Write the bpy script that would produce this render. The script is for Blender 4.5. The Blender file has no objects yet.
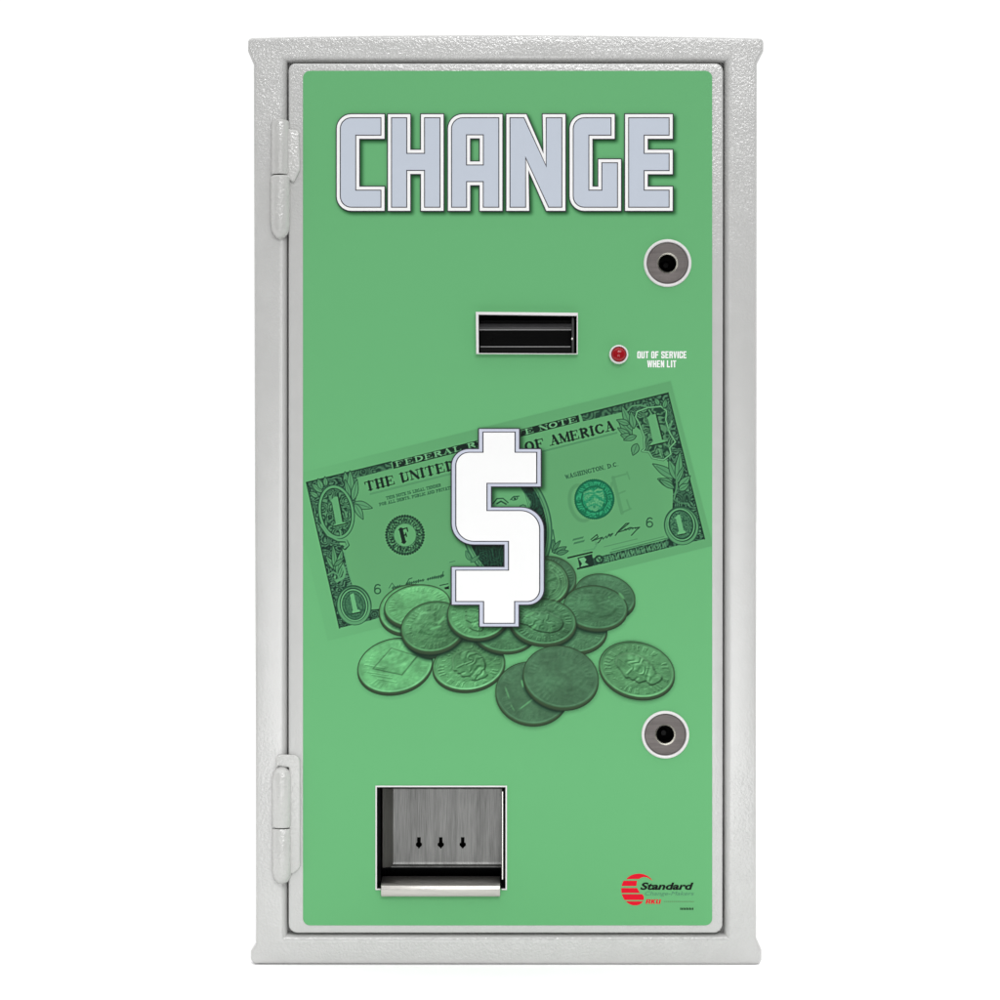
import bpy, bmesh, math, random
import numpy as np
from mathutils import Vector, Matrix
from mathutils.geometry import tessellate_polygon

SC = bpy.context.scene
COL = SC.collection
S = 0.0008                 # metres per photo pixel on the front of the machine
GROUND = 965.0             # photo row of the machine's foot
EXPO = 1.23                # light the front receives, so white paint can stay near 0.8
random.seed(4)
RNG = np.random.default_rng(11)

def W(x, y, f=0.0):        # front-view coordinates (pixels) + how far a point stands out -> metres
    return ((x - 500.0) * S, -f * S, (GROUND - y) * S)

def lin(c):
    c = np.asarray(c, dtype=np.float64) / 255.0
    return np.where(c <= 0.04045, c / 12.92, ((c + 0.055) / 1.055) ** 2.4)

def alb(c):
    return tuple(float(v) for v in np.clip(lin(c) / EXPO, 0, 0.9))

# ------------------------------------------------------------------ materials
def new_mat(name, color=(.5, .5, .5), rough=.5, metal=0., spec=.5, coat=0.):
    m = bpy.data.materials.new(name); m.use_nodes = True
    b = m.node_tree.nodes['Principled BSDF']
    b.inputs['Base Color'].default_value = (*color, 1)
    b.inputs['Roughness'].default_value = rough
    b.inputs['Metallic'].default_value = metal
    b.inputs['Specular IOR Level'].default_value = spec
    b.inputs['Coat Weight'].default_value = coat
    return m

def nodes(m):
    return m.node_tree.nodes, m.node_tree.links, m.node_tree.nodes['Principled BSDF']

def paint_mat(name, color, bump=.55, patchy=True):
    m = new_mat(name, color, .19, 0, 1.0)
    N, L, b = nodes(m)
    tc = N.new('ShaderNodeTexCoord')
    n1 = N.new('ShaderNodeTexNoise'); n1.inputs['Scale'].default_value = 520; n1.inputs['Detail'].default_value = 2.5
    n2 = N.new('ShaderNodeTexNoise'); n2.inputs['Scale'].default_value = 9; n2.inputs['Detail'].default_value = 3
    L.new(tc.outputs['Object'], n1.inputs['Vector']); L.new(tc.outputs['Object'], n2.inputs['Vector'])
    # the texture of the coat is stronger in some places than in others
    mr = N.new('ShaderNodeMapRange'); mr.inputs[1].default_value = .35; mr.inputs[2].default_value = .65
    mr.inputs[3].default_value = bump * .55; mr.inputs[4].default_value = bump * 1.25
    L.new(n2.outputs['Fac'], mr.inputs[0])
    bp = N.new('ShaderNodeBump'); bp.inputs['Distance'].default_value = .0016
    L.new(n1.outputs['Fac'], bp.inputs['Height'])
    if patchy:   # the spray went on coarse at the head and the foot and smooth along the sides
        sx = N.new('ShaderNodeSeparateXYZ'); L.new(tc.outputs['Object'], sx.inputs[0])
        rp = N.new('ShaderNodeValToRGB'); rp.color_ramp.interpolation = 'EASE'
        el = rp.color_ramp.elements; el[0].position = 0; el[0].color = (.8, .8, .8, 1); el[1].position = 1; el[1].color = (1.1, 1.1, 1.1, 1)
        for ps, v in ((.16, .7), (.30, .16), (.62, .12), (.80, .7)):
            e = el.new(ps); e.color = (v, v, v, 1)
        dv = N.new('ShaderNodeMath'); dv.operation = 'DIVIDE'; dv.inputs[1].default_value = .745
        L.new(sx.outputs['Z'], dv.inputs[0]); L.new(dv.outputs[0], rp.inputs['Fac'])
        ml = N.new('ShaderNodeMath'); ml.operation = 'MULTIPLY'; L.new(mr.outputs[0], ml.inputs[0]); L.new(rp.outputs['Color'], ml.inputs[1])
        L.new(ml.outputs[0], bp.inputs['Strength'])
    else: L.new(mr.outputs[0], bp.inputs['Strength'])
    L.new(bp.outputs['Normal'], b.inputs['Normal'])
    n3 = N.new('ShaderNodeTexNoise'); n3.inputs['Scale'].default_value = 60; n3.inputs['Detail'].default_value = 4
    L.new(tc.outputs['Object'], n3.inputs['Vector'])
    mx = N.new('ShaderNodeMix'); mx.data_type = 'RGBA'
    mx.inputs[6].default_value = (*[c * .94 for c in color], 1); mx.inputs[7].default_value = (*[min(1, c * 1.05) for c in color], 1)
    L.new(n3.outputs['Fac'], mx.inputs[0]); L.new(mx.outputs[2], b.inputs['Base Color'])
    return m

def brushed_mat(name, color, rough=.38, vertical=True, radial=False, contrast=.35, metal=1.):
    m = new_mat(name, color, rough, metal)
    N, L, b = nodes(m)
    tc = N.new('ShaderNodeTexCoord'); mp = N.new('ShaderNodeMapping')
    mp.inputs['Scale'].default_value = (1400, 1400, 60) if vertical else (60, 1400, 1400)
    L.new(tc.outputs['Object'], mp.inputs['Vector'])
    n = N.new('ShaderNodeTexNoise'); n.inputs['Scale'].default_value = 1; n.inputs['Detail'].default_value = 4
    L.new(mp.outputs['Vector'], n.inputs['Vector'])
    mp2 = N.new('ShaderNodeMapping'); mp2.inputs['Scale'].default_value = (160, 160, 8) if vertical else (8, 160, 160)
    L.new(tc.outputs['Object'], mp2.inputs['Vector'])
    n2 = N.new('ShaderNodeTexNoise'); n2.inputs['Scale'].default_value = 1; n2.inputs['Detail'].default_value = 3
    L.new(mp2.outputs['Vector'], n2.inputs['Vector'])
    ad = N.new('ShaderNodeMath'); ad.operation = 'ADD'
    L.new(n.outputs['Fac'], ad.inputs[0]); L.new(n2.outputs['Fac'], ad.inputs[1])
    mr = N.new('ShaderNodeMapRange'); mr.inputs[1].default_value = .7; mr.inputs[2].default_value = 1.3
    L.new(ad.outputs[0], mr.inputs[0])
    mx = N.new('ShaderNodeMix'); mx.data_type = 'RGBA'
    mx.inputs[6].default_value = (*[c * (1 - contrast) for c in color], 1)
    mx.inputs[7].default_value = (*[min(1, c * (1 + contrast)) for c in color], 1)
    L.new(mr.outputs[0], mx.inputs[0]); L.new(mx.outputs[2], b.inputs['Base Color'])
    bp = N.new('ShaderNodeBump'); bp.inputs['Strength'].default_value = .25; bp.inputs['Distance'].default_value = .0002
    L.new(n.outputs['Fac'], bp.inputs['Height']); L.new(bp.outputs['Normal'], b.inputs['Normal'])
    return m

def print_mat(name):
    m = new_mat(name, (1, 1, 1), .55, 0, .12)
    N, L, b = nodes(m)
    a = N.new('ShaderNodeAttribute'); a.attribute_name = 'print'
    L.new(a.outputs['Color'], b.inputs['Base Color'])
    return m

def ink(name, c, rough=.55):
    m = new_mat(name, alb(c), rough, 0, .12)
    # faint ink mottling
    N, L, b = nodes(m)
    tc = N.new('ShaderNodeTexCoord'); n = N.new('ShaderNodeTexNoise'); n.inputs['Scale'].default_value = 45; n.inputs['Detail'].default_value = 3
    L.new(tc.outputs['Object'], n.inputs['Vector'])
    mx = N.new('ShaderNodeMix'); mx.data_type = 'RGBA'; base = alb(c)
    mx.inputs[6].default_value = (*[v * .985 for v in base], 1); mx.inputs[7].default_value = (*[min(1, v * 1.015) for v in base], 1)
    L.new(n.outputs['Fac'], mx.inputs[0]); L.new(mx.outputs[2], b.inputs['Base Color'])
    return m

GREEN = (107, 183, 122)
M = {}
M['paint'] = paint_mat('grey_powder_coat', (.475, .475, .467), .36)
M['hinge'] = paint_mat('grey_hinge_paint', (.475, .475, .463), .42, False)
M['green'] = new_mat('green_vinyl', alb(GREEN), .55, 0, .12)
M['print'] = print_mat('printed_vinyl')
M['ink_white'] = ink('white_ink', (255, 255, 255))
M['ink_grey'] = ink('blue_grey_ink', (202, 210, 223))
M['ink_lilac'] = ink('lilac_grey_ink', (208, 213, 229))
M['ink_line'] = ink('charcoal_ink', (58, 56, 66))
M['ink_black'] = ink('black_ink', (18, 22, 20))
M['ink_red'] = ink('red_ink', (228, 12, 44))
M['ink_thin'] = ink('thin_grey_ink', (84, 138, 108))
M['ink_olive'] = ink('olive_ink', (104, 158, 108))
M['steel'] = brushed_mat('brushed_steel', (.155, .155, .152), .42, True, contrast=.30)
M['steel_side'] = brushed_mat('side_brushed_steel', (.30, .295, .275), .5, True, contrast=.2)
M['steel_bright'] = brushed_mat('bright_brushed_steel', (.45, .435, .41), .36, False, contrast=.14)
M['lock_steel'] = brushed_mat('turned_steel', (.215, .195, .19), .44, False, contrast=.2)
N, L, b = nodes(M['lock_steel'])
tc = N.new('ShaderNodeTexCoord'); wv = N.new('ShaderNodeTexWave'); wv.wave_type = 'RINGS'; wv.rings_direction = 'Y'
wv.inputs['Scale'].default_value = 520; wv.inputs['Distortion'].default_value = 2.5; wv.inputs['Detail'].default_value = 3; wv.inputs['Detail Scale'].default_value = 60
L.new(tc.outputs['Object'], wv.inputs['Vector'])
bp = N.new('ShaderNodeBump'); bp.inputs['Strength'].default_value = .7; bp.inputs['Distance'].default_value = .0003
L.new(wv.outputs['Fac'], bp.inputs['Height']); L.new(bp.outputs['Normal'], b.inputs['Normal'])
M['chrome'] = new_mat('polished_edge', (.75, .74, .70), .22, 1.)
M['white'] = new_mat('white_enamel', (.66, .645, .65), .3, 0, .5)
M['black'] = new_mat('black_plastic', (.003, .003, .0034), .30, 0, .07)
M['black_soft'] = new_mat('worn_black_plastic', (.030, .030, .031), .40, 0, .45)
M['dark'] = new_mat('dark_cavity', (.006, .006, .006), .8, 0, .1)
M['red'] = new_mat('red_lens', (.27, .0015, .006), .10, 0, .25, .2)
M['floor'] = new_mat('white_sweep', (.95, .95, .95), .8, 0, .1)
for k, sc in (('white', 300), ('black', 200), ('black_soft', 260), ('dark', 100), ('red', 120), ('chrome', 400), ('floor', 4), ('green', 30)):
    N, L, b = nodes(M[k])
    tc = N.new('ShaderNodeTexCoord'); n = N.new('ShaderNodeTexNoise'); n.inputs['Scale'].default_value = sc
    L.new(tc.outputs['Object'], n.inputs['Vector'])
    mr = N.new('ShaderNodeMapRange'); r = b.inputs['Roughness'].default_value
    mr.inputs[3].default_value = max(.02, r - .06); mr.inputs[4].default_value = min(1, r + .06)
    L.new(n.outputs['Fac'], mr.inputs[0]); L.new(mr.outputs[0], b.inputs['Roughness'])

# ------------------------------------------------------------------ mesh helpers
def link(name, me, parent=None, mats=()):
    o = bpy.data.objects.new(name, me); COL.objects.link(o)
    for m in mats: me.materials.append(m)
    if parent: o.parent = parent
    me.name = name
    return o

def rpoly(pts, seg=7):
    out = []; n = len(pts)
    for i, p in enumerate(pts):
        r = p[2] if len(p) > 2 else 0
        P = Vector(p[:2])
        if r <= 0: out.append(tuple(P)); continue
        A = Vector(pts[i - 1][:2]) - P; B = Vector(pts[(i + 1) % n][:2]) - P
        la, lb = A.length, B.length; A /= la; B /= lb
        ang = math.acos(max(-1, min(1, A.dot(B))))
        t = min(r / math.tan(ang / 2), la * .49, lb * .49); rr = t * math.tan(ang / 2)
        C = P + (A + B).normalized() * (rr / math.sin(ang / 2))
        a0 = math.atan2(*(P + A * t - C).yx); a1 = math.atan2(*(P + B * t - C).yx)
        d = (a1 - a0 + math.pi) % (2 * math.pi) - math.pi
        for k in range(seg + 1):
            a = a0 + d * k / seg
            out.append((C.x + rr * math.cos(a), C.y + rr * math.sin(a)))
    return out

def rrect(x0, y0, x1, y1, r=0):
    return rpoly([(x0, y0, r), (x1, y0, r), (x1, y1, r), (x0, y1, r)])

def circle(cx, cy, r, n=64):
    return [(cx + r * math.cos(2 * math.pi * k / n), cy + r * math.sin(2 * math.pi * k / n)) for k in range(n)]

def area(p):
    return sum(p[i - 1][0] * p[i][1] - p[i][0] * p[i - 1][1] for i in range(len(p))) / 2

def offset(p, d, sx=1.0):
    """move an outline outward by d (negative: inward) with mitred corners; sx: extra growth across"""
    q = [(x / sx, y) for x, y in p]
    sg = 1 if area(q) > 0 else -1
    out = []; n = len(q)
    for i in range(n):
        a = Vector(q[i - 1]); b = Vector(q[i]); c = Vector(q[(i + 1) % n])
        e1 = (b - a).normalized(); e2 = (c - b).normalized()
        n1 = Vector((e1.y, -e1.x)) * sg; n2 = Vector((e2.y, -e2.x)) * sg
        m = n1 + n2; k = m.dot(n1)
        v = b + m * (d / max(k, .12))
        out.append((v.x * sx, v.y))
    return out

def slab(loops, f, thick, bevel=0., res=4):
    """solid plate: outline + holes (pixels), front at f, rounded edges"""
    cu = bpy.data.curves.new('c', 'CURVE'); cu.dimensions = '2D'; cu.fill_mode = 'BOTH'
    for lp in loops:
        sp = cu.splines.new('POLY'); sp.points.add(len(lp) - 1); sp.use_cyclic_u = True
        for i, (x, y) in enumerate(lp): sp.points[i].co = ((x - 500) * S, (GROUND - y) * S, 0, 1)
    cu.bevel_depth = bevel * S; cu.bevel_resolution = res; cu.offset = -bevel * S
    cu.extrude = (thick / 2 - bevel) * S
    o = bpy.data.objects.new('c', cu); COL.objects.link(o)
    dg = bpy.context.evaluated_depsgraph_get()
    me = bpy.data.meshes.new_from_object(o.evaluated_get(dg))
    bpy.data.objects.remove(o); bpy.data.curves.remove(cu)
    for v in me.vertices:
        x, y, z = v.co; v.co = (x, -z - (f - thick / 2) * S, y)
    me.materials.clear()
    bm = bmesh.new(); bm.from_mesh(me)
    bmesh.ops.remove_doubles(bm, verts=bm.verts, dist=1e-7)
    bmesh.ops.recalc_face_normals(bm, faces=bm.faces); bm.to_mesh(me); bm.free()
    return me

def flat(loops, f):
    """printed area: outline + holes as one flat sheet facing the viewer"""
    tris = tessellate_polygon([[Vector((x, y, 0)) for x, y in lp] for lp in loops])
    pts = [p for lp in loops for p in lp]
    me = bpy.data.meshes.new('f'); fs = []
    for t in tris:
        a, b, c = (pts[i] for i in t)
        s = (b[0] - a[0]) * (c[1] - a[1]) - (c[0] - a[0]) * (b[1] - a[1])
        if abs(s) < 1e-9: continue
        fs.append(tuple(t) if s < 0 else tuple(reversed(t)))
    me.from_pydata([W(x, y, f) for x, y in pts], [], fs)
    return me

def lathe(profile, cx, cy, n=72, vertical=False, x=0, f=0):
    """profile of (radius, height) turned about an axis: outward at (cx,cy), or upright at x,f"""
    vs, fs = [], []
    for r, h in profile:
        for k in range(n):
            a = 2 * math.pi * k / n
            if vertical: vs.append(W(x + r * math.cos(a), h, f + r * math.sin(a)))
            else: vs.append(W(cx + r * math.cos(a), cy + r * math.sin(a), h))
    for i in range(len(profile) - 1):
        for k in range(n):
            k2 = (k + 1) % n
            fs.append((i * n + k, i * n + k2, (i + 1) * n + k2, (i + 1) * n + k))
    me = bpy.data.meshes.new('l'); me.from_pydata(vs, [], fs)
    bm = bmesh.new(); bm.from_mesh(me); bmesh.ops.remove_doubles(bm, verts=bm.verts, dist=1e-8)
    bmesh.ops.recalc_face_normals(bm, faces=bm.faces); bm.to_mesh(me); bm.free()
    return me

def prism(section, x0, x1, bevel=0.):
    """bar along x: section is a list of (y, f) pixels"""
    n = len(section)
    vs = [W(x0, y, f) for y, f in section] + [W(x1, y, f) for y, f in section]
    fs = [tuple(range(n)), tuple(range(2 * n - 1, n - 1, -1))] + [(i, (i + 1) % n, n + (i + 1) % n, n + i) for i in range(n)]
    me = bpy.data.meshes.new('p'); me.from_pydata(vs, [], fs)
    bm = bmesh.new(); bm.from_mesh(me); bmesh.ops.recalc_face_normals(bm, faces=bm.faces)
    if bevel: bmesh.ops.bevel(bm, geom=bm.edges[:], offset=bevel * S, segments=3, profile=.5, affect='EDGES')
    bm.to_mesh(me); bm.free()
    return me

def quads(faces):
    vs, fs = [], []
    for q in faces:
        fs.append(tuple(range(len(vs), len(vs) + len(q)))); vs += [W(*p) for p in q]
    me = bpy.data.meshes.new('q'); me.from_pydata(vs, [], fs); return me

def smooth(me, deg=40):
    me.shade_smooth(); me.set_sharp_from_angle(angle=math.radians(deg)); return me

def join(parts):
    """[(mesh, material index)] -> one mesh"""
    bm = bmesh.new()
    for me, mi in parts:
        n0 = len(bm.faces); bm.from_mesh(me); bm.faces.ensure_lookup_table()
        for f in bm.faces[n0:]: f.material_index = mi
    out = bpy.data.meshes.new('j'); bm.to_mesh(out); bm.free()
    return out

def text_mesh(body, x0, x1, ytop, ybase, f, shear=0., bold=0., space=1.):
    cu = bpy.data.curves.new('t', 'FONT'); cu.body = body; cu.shear = shear; cu.offset = bold; cu.space_character = space
    cu.resolution_u = 4; cu.fill_mode = 'FRONT'
    o = bpy.data.objects.new('t', cu); COL.objects.link(o)
    me = bpy.data.meshes.new_from_object(o.evaluated_get(bpy.context.evaluated_depsgraph_get()))
    bpy.data.objects.remove(o); bpy.data.curves.remove(cu)
    me.materials.clear()
    xs = [v.co.x for v in me.vertices]; ys = [v.co.y for v in me.vertices]
    a, b, c, d = min(xs), max(xs), min(ys), max(ys)
    for v in me.vertices:
        v.co = W(x0 + (v.co.x - a) / (b - a) * (x1 - x0), ybase - (v.co.y - c) / (d - c) * (ybase - ytop), f)
    return me

# ------------------------------------------------------------------ the printing (painted in numpy, held as a colour per vertex)
SS = 3
class Canvas:
    def __init__(s, x0, y0, x1, y1):
        s.x0, s.y0, s.x1, s.y1 = x0, y0, x1, y1
        s.w, s.h = int((x1 - x0) * SS), int((y1 - y0) * SS)
        s.c = np.empty((s.h, s.w, 3), np.float64); s.c[:] = GREEN
    def win(s, xa, ya, xb, yb):
        i0 = max(0, int((xa - s.x0) * SS) - 1); i1 = min(s.w, int((xb - s.x0) * SS) + 2)
        j0 = max(0, int((ya - s.y0) * SS) - 1); j1 = min(s.h, int((yb - s.y0) * SS) + 2)
        if i1 <= i0 or j1 <= j0: return None
        X = s.x0 + (np.arange(i0, i1) + .5) / SS; Y = s.y0 + (np.arange(j0, j1) + .5) / SS
        X, Y = np.meshgrid(X, Y)
        return (slice(j0, j1), slice(i0, i1)), X, Y
    def put(s, sl, m, col):
        col = np.asarray(col, float); t = s.c[sl]; m = m[..., None]
        s.c[sl] = t * (1 - m) + col * m
    def seg(s, p, q, w, col, a=1.):
        r = w / 2 + 1
        k = s.win(min(p[0], q[0]) - r, min(p[1], q[1]) - r, max(p[0], q[0]) + r, max(p[1], q[1]) + r)
        if k is None: return
        sl, X, Y = k
        d = seg_dist(X, Y, p, q) - w / 2
        s.put(sl, np.clip(.5 - d / .6, 0, 1) * a, col)
    def line(s, pts, w, col, a=1., closed=False):
        n = len(pts)
        r = w / 2 + 1; xs = [p[0] for p in pts]; ys = [p[1] for p in pts]
        k = s.win(min(xs) - r, min(ys) - r, max(xs) + r, max(ys) + r)
        if k is None: return
        sl, X, Y = k; d = np.full(X.shape, 1e9)
        for i in range(n if closed else n - 1): d = np.minimum(d, seg_dist(X, Y, pts[i], pts[(i + 1) % n]))
        s.put(sl, np.clip(.5 - (d - w / 2) / .6, 0, 1) * a, col)
    def poly(s, pts, col, a=1., soft=.6, grow=0.):
        xs = [p[0] for p in pts]; ys = [p[1] for p in pts]; r = soft + abs(grow) + 1
        k = s.win(min(xs) - r, min(ys) - r, max(xs) + r, max(ys) + r)
        if k is None: return
        sl, X, Y = k
        d = poly_sdf(X, Y, pts) - grow
        m = np.clip(.5 - d / soft, 0, 1) * a
        if callable(col): col = col(X, Y)
        s.put(sl, m, col)
    def ell(s, cx, cy, a, b, ang, col, al=1., soft=.6, ring=None):
        R = max(a, b) + soft + 2
        k = s.win(cx - R, cy - R, cx + R, cy + R)
        if k is None: return
        sl, X, Y = k
        d = ell_sdf(X, Y, cx, cy, a, b, ang)
        if ring: d = np.abs(d) - ring / 2
        if callable(col): col = col(X, Y)
        s.put(sl, np.clip(.5 - d / soft, 0, 1) * al, col)
    def leaf(s, p, q, w, fill, edge, a=1.):
        p = np.array(p, float); q = np.array(q, float); d = q - p; n = np.array([-d[1], d[0]]) / (np.hypot(*d) + 1e-9)
        ts = np.linspace(0, 1, 9); prof = np.sin(ts ** .8 * math.pi) * w / 2
        pts = [tuple(p + d * t + n * h) for t, h in zip(ts, prof)] + [tuple(p + d * t - n * h) for t, h in zip(ts[::-1][1:-1], prof[::-1][1:-1])]
        s.poly(pts, edge, a, grow=.75); s.poly(pts, fill, a)
        s.seg(tuple(p + d * .1), tuple(p + d * .85), .6, edge, .55 * a)

def seg_dist(X, Y, p, q):
    dx, dy = q[0] - p[0], q[1] - p[1]; l2 = dx * dx + dy * dy + 1e-12
    t = np.clip(((X - p[0]) * dx + (Y - p[1]) * dy) / l2, 0, 1)
    return np.hypot(X - p[0] - t * dx, Y - p[1] - t * dy)

def poly_sdf(X, Y, pts):
    d = np.full(X.shape, 1e9); ins = np.zeros(X.shape, bool); n = len(pts)
    for i in range(n):
        a, b = pts[i - 1], pts[i]
        d = np.minimum(d, seg_dist(X, Y, a, b))
        c = (a[1] > Y) != (b[1] > Y)
        if a[1] != b[1]:
            ins ^= c & (X < (b[0] - a[0]) * (Y - a[1]) / (b[1] - a[1]) + a[0])
    return np.where(ins, -d, d)

def ell_local(X, Y, cx, cy, ang):
    t = math.radians(ang); dx, dy = X - cx, Y - cy
    return dx * math.cos(t) + dy * math.sin(t), -dx * math.sin(t) + dy * math.cos(t)

def ell_sdf(X, Y, cx, cy, a, b, ang):
    u, v = ell_local(X, Y, cx, cy, ang)
    f = np.hypot(u / a, v / b); g = np.hypot(u / a ** 2, v / b ** 2) + 1e-9
    return np.where(f < .3, (f - 1) * min(a, b), f * (f - 1) / g)

NT = RNG.random((256, 256))
def noise(X, Y, scale, ox=0., oy=0.):
    x = X / scale + ox; y = Y / scale + oy
    i = np.floor(x).astype(int); j = np.floor(y).astype(int); u = x - i; v = y - j
    u = u * u * (3 - 2 * u); v = v * v * (3 - 2 * v)
    g = lambda a, b: NT[b % 256, a % 256]
    return (g(i, j) * (1 - u) + g(i + 1, j) * u) * (1 - v) + (g(i, j + 1) * (1 - u) + g(i + 1, j + 1) * u) * v

def blur(a, sig):
    r = max(1, int(round(sig * SS * .58 * 1.73 / 1.73)))
    for _ in range(3):
        for ax in (0, 1):
            p = [(0, 0), (0, 0)]; p[ax] = (r + 1, r)
            c = np.cumsum(np.pad(a, p, mode='edge'), axis=ax)
            n = a.shape[ax]
            hi = np.take(c, np.arange(2 * r + 1, 2 * r + 1 + n), ax); lo = np.take(c, np.arange(0, n), ax)
            a = (hi - lo) / (2 * r + 1)
    return a

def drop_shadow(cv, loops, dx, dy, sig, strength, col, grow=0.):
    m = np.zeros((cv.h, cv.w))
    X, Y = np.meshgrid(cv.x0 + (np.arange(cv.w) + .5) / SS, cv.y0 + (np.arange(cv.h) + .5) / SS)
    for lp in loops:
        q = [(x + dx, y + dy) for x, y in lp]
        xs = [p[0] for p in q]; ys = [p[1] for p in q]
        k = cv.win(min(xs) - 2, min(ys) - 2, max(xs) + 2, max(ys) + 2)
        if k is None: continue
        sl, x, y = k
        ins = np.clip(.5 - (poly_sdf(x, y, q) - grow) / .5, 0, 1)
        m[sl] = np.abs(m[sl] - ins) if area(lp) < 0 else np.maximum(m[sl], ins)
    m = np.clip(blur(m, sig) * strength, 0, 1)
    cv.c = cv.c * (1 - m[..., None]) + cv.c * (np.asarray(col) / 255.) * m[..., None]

# ---- outlines of the big lettering
TOP, BOT = 118.0, 207.4
LETTERS = [
    [[(340.4, TOP, 11), (381, TOP), (381, 135.4), (355.8, 135.4), (355.8, 190.4), (381, 190.4), (381, BOT), (340.4, BOT, 11)]],
    [[(391.6, TOP), (406.8, TOP), (406.8, 153.6), (424.6, 153.6), (424.6, TOP), (440, TOP), (440, BOT), (424.6, BOT), (424.6, 170.6), (406.8, 170.6), (406.8, BOT), (391.6, BOT)]],
    [[(451.6, TOP, 11), (498.8, TOP), (498.8, BOT), (483.3, BOT), (483.3, 181.8), (466.6, 181.8), (466.6, BOT), (451.6, BOT)],
     [(466.5, 135), (466.5, 165.2), (483.4, 165.2), (483.4, 135)]],
    [[(510, TOP), (524, TOP), (546.2, 166.4), (546.2, TOP), (561.8, TOP), (561.8, BOT), (548.6, BOT), (525.6, 157.8), (525.6, BOT), (510, BOT)]],
    [[(573.2, TOP, 11), (611, TOP), (611, 135.4), (588.8, 135.4), (588.8, 190.4), (601.8, 190.4), (601.8, 163), (617.4, 163), (617.4, BOT), (573.2, BOT, 11)]],
    [[(628.6, TOP), (669, TOP), (669, 135.4), (644, 135.4), (644, 153.6), (669, 153.6), (669, 170.8), (644, 170.8), (644, 190.4), (669, 190.4), (669, BOT), (628.6, BOT)]],
]
LETTERS = [[rpoly(lp) for lp in L_] for L_ in LETTERS]
DOLLAR = rpoly([(483, 432.1), (515.1, 432.1), (515.1, 452.3), (536.7, 452.3), (536.7, 483.3), (487, 483.3), (487, 510.6), (539.7, 510.6, 19),
                (539.7, 601.4, 20), (514.6, 601.4), (514.6, 623.2), (483.6, 623.2), (483.6, 601.4), (455.8, 601.4), (455.8, 570.2),
                (508.5, 570.2), (508.5, 541.3), (455.8, 541.3, 18), (455.8, 452.3, 18), (483, 452.3)], 10)

def outgrow(loops, d, sx=1.):
    return [offset(lp, d if i == 0 else -d, sx) for i, lp in enumerate(loops)]

# ---- a small slab-serif alphabet drawn as strokes, in a 0..0.8 x 0..1 box
def glyph(ch):
    TK, TN = .28, .09
    V = lambda x, w=TK: [((x, .04), (x, .96), w)]
    sf = lambda x, y, r=.17: [((x - r, y), (x + r, y), TN)]
    col = lambda x: V(x) + sf(x, .04) + sf(x, .96)
    thincol = lambda x: V(x, TN) + sf(x, .04, .12) + sf(x, .96, .12)
    def arc(cx, cy, rx, ry, a0, a1, wa, wb, n=8):
        o = []
        for k in range(n):
            a, b = (math.radians(a0 + (a1 - a0) * t / n) for t in (k, k + 1)); mid = (a + b) / 2
            o.append(((cx + rx * math.cos(a), cy + ry * math.sin(a)), (cx + rx * math.cos(b), cy + ry * math.sin(b)), wa + (wb - wa) * abs(math.cos(mid))))
        return o
    D = {
        'T': V(.4) + sf(.4, .96) + [((.04, .04), (.76, .04), TN), ((.05, .04), (.05, .24), TN), ((.75, .04), (.75, .24), TN)],
        'H': col(.18) + col(.62) + [((.2, .5), (.6, .5), TN)],
        'E': col(.2) + [((.1, .04), (.7, .04), TN), ((.1, .96), (.74, .96), TN), ((.7, .04), (.7, .26), TN), ((.74, .96), (.74, .72), TN), ((.2, .5), (.5, .5), TN), ((.52, .38), (.52, .62), TN)],
        'F': col(.2) + [((.1, .04), (.72, .04), TN), ((.72, .04), (.72, .28), TN), ((.2, .5), (.5, .5), TN), ((.52, .38), (.52, .62), TN)],
        'L': col(.25) + [((.2, .96), (.72, .96), TN), ((.72, .96), (.72, .7), TN)],
        'I': col(.4),
        'U': V(.2) + sf(.2, .04) + thincol(.66)[:2] + arc(.43, .68, .23, .28, 180, 0, TN * 1.3, TN * 1.8),
        'N': thincol(.12) + [((.14, .04), (.66, .96), TK)] + thincol(.68)[:2],
        'D': col(.2) + arc(.3, .5, .42, .46, -90, 90, TN, TK),
        'S': arc(.4, .28, .26, .24, -20, -270, TN, TK * .8) + arc(.4, .72, .28, .24, -90, 160, TN, TK * .9),
        'O': arc(.4, .5, .3, .46, 0, 360, TN, TK, 14),
        'C': arc(.42, .5, .32, .46, -40, -320, TN, TK, 12),
        'A': [((.4, .02), (.14, .96), TN), ((.4, .02), (.64, .96), TK), ((.24, .64), (.54, .64), TN)] + sf(.12, .96) + sf(.66, .96),
        'M': thincol(.08) + [((.1, .04), (.4, .9), TK * .9), ((.4, .9), (.7, .04), TN)] + V(.74, TK * .9) + sf(.74, .96),
        'R': col(.2) + arc(.3, .27, .32, .23, -90, 90, TN, TK) + [((.4, .5), (.68, .96), TK * .9)],
        'V': [((.14, .04), (.4, .98), TK), ((.4, .98), (.66, .04), TN)] + sf(.12, .04) + sf(.68, .04),
        'W': [((.05, .04), (.24, .96), TK * .8), ((.24, .96), (.4, .2), TN), ((.4, .2), (.58, .96), TK * .8), ((.58, .96), (.76, .04), TN)],
        'G': arc(.42, .5, .32, .46, -40, -330, TN, TK, 12) + [((.68, .55), (.68, .9), TK * .7)],
        'B': col(.2) + arc(.3, .27, .3, .23, -90, 90, TN, TK) + arc(.3, .73, .36, .23, -90, 90, TN, TK),
        'P': col(.2) + arc(.3, .28, .34, .24, -90, 90, TN, TK),
        'Y': [((.1, .04), (.4, .52), TK), ((.7, .04), (.4, .52), TN)] + [((.4, .5), (.4, .96), TK)],
        ',': [((.15, .9), (.1, 1.1), .14)], '.': [((.15, .94), (.15, .96), .16)],
    }
    return D.get(ch, [])

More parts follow.
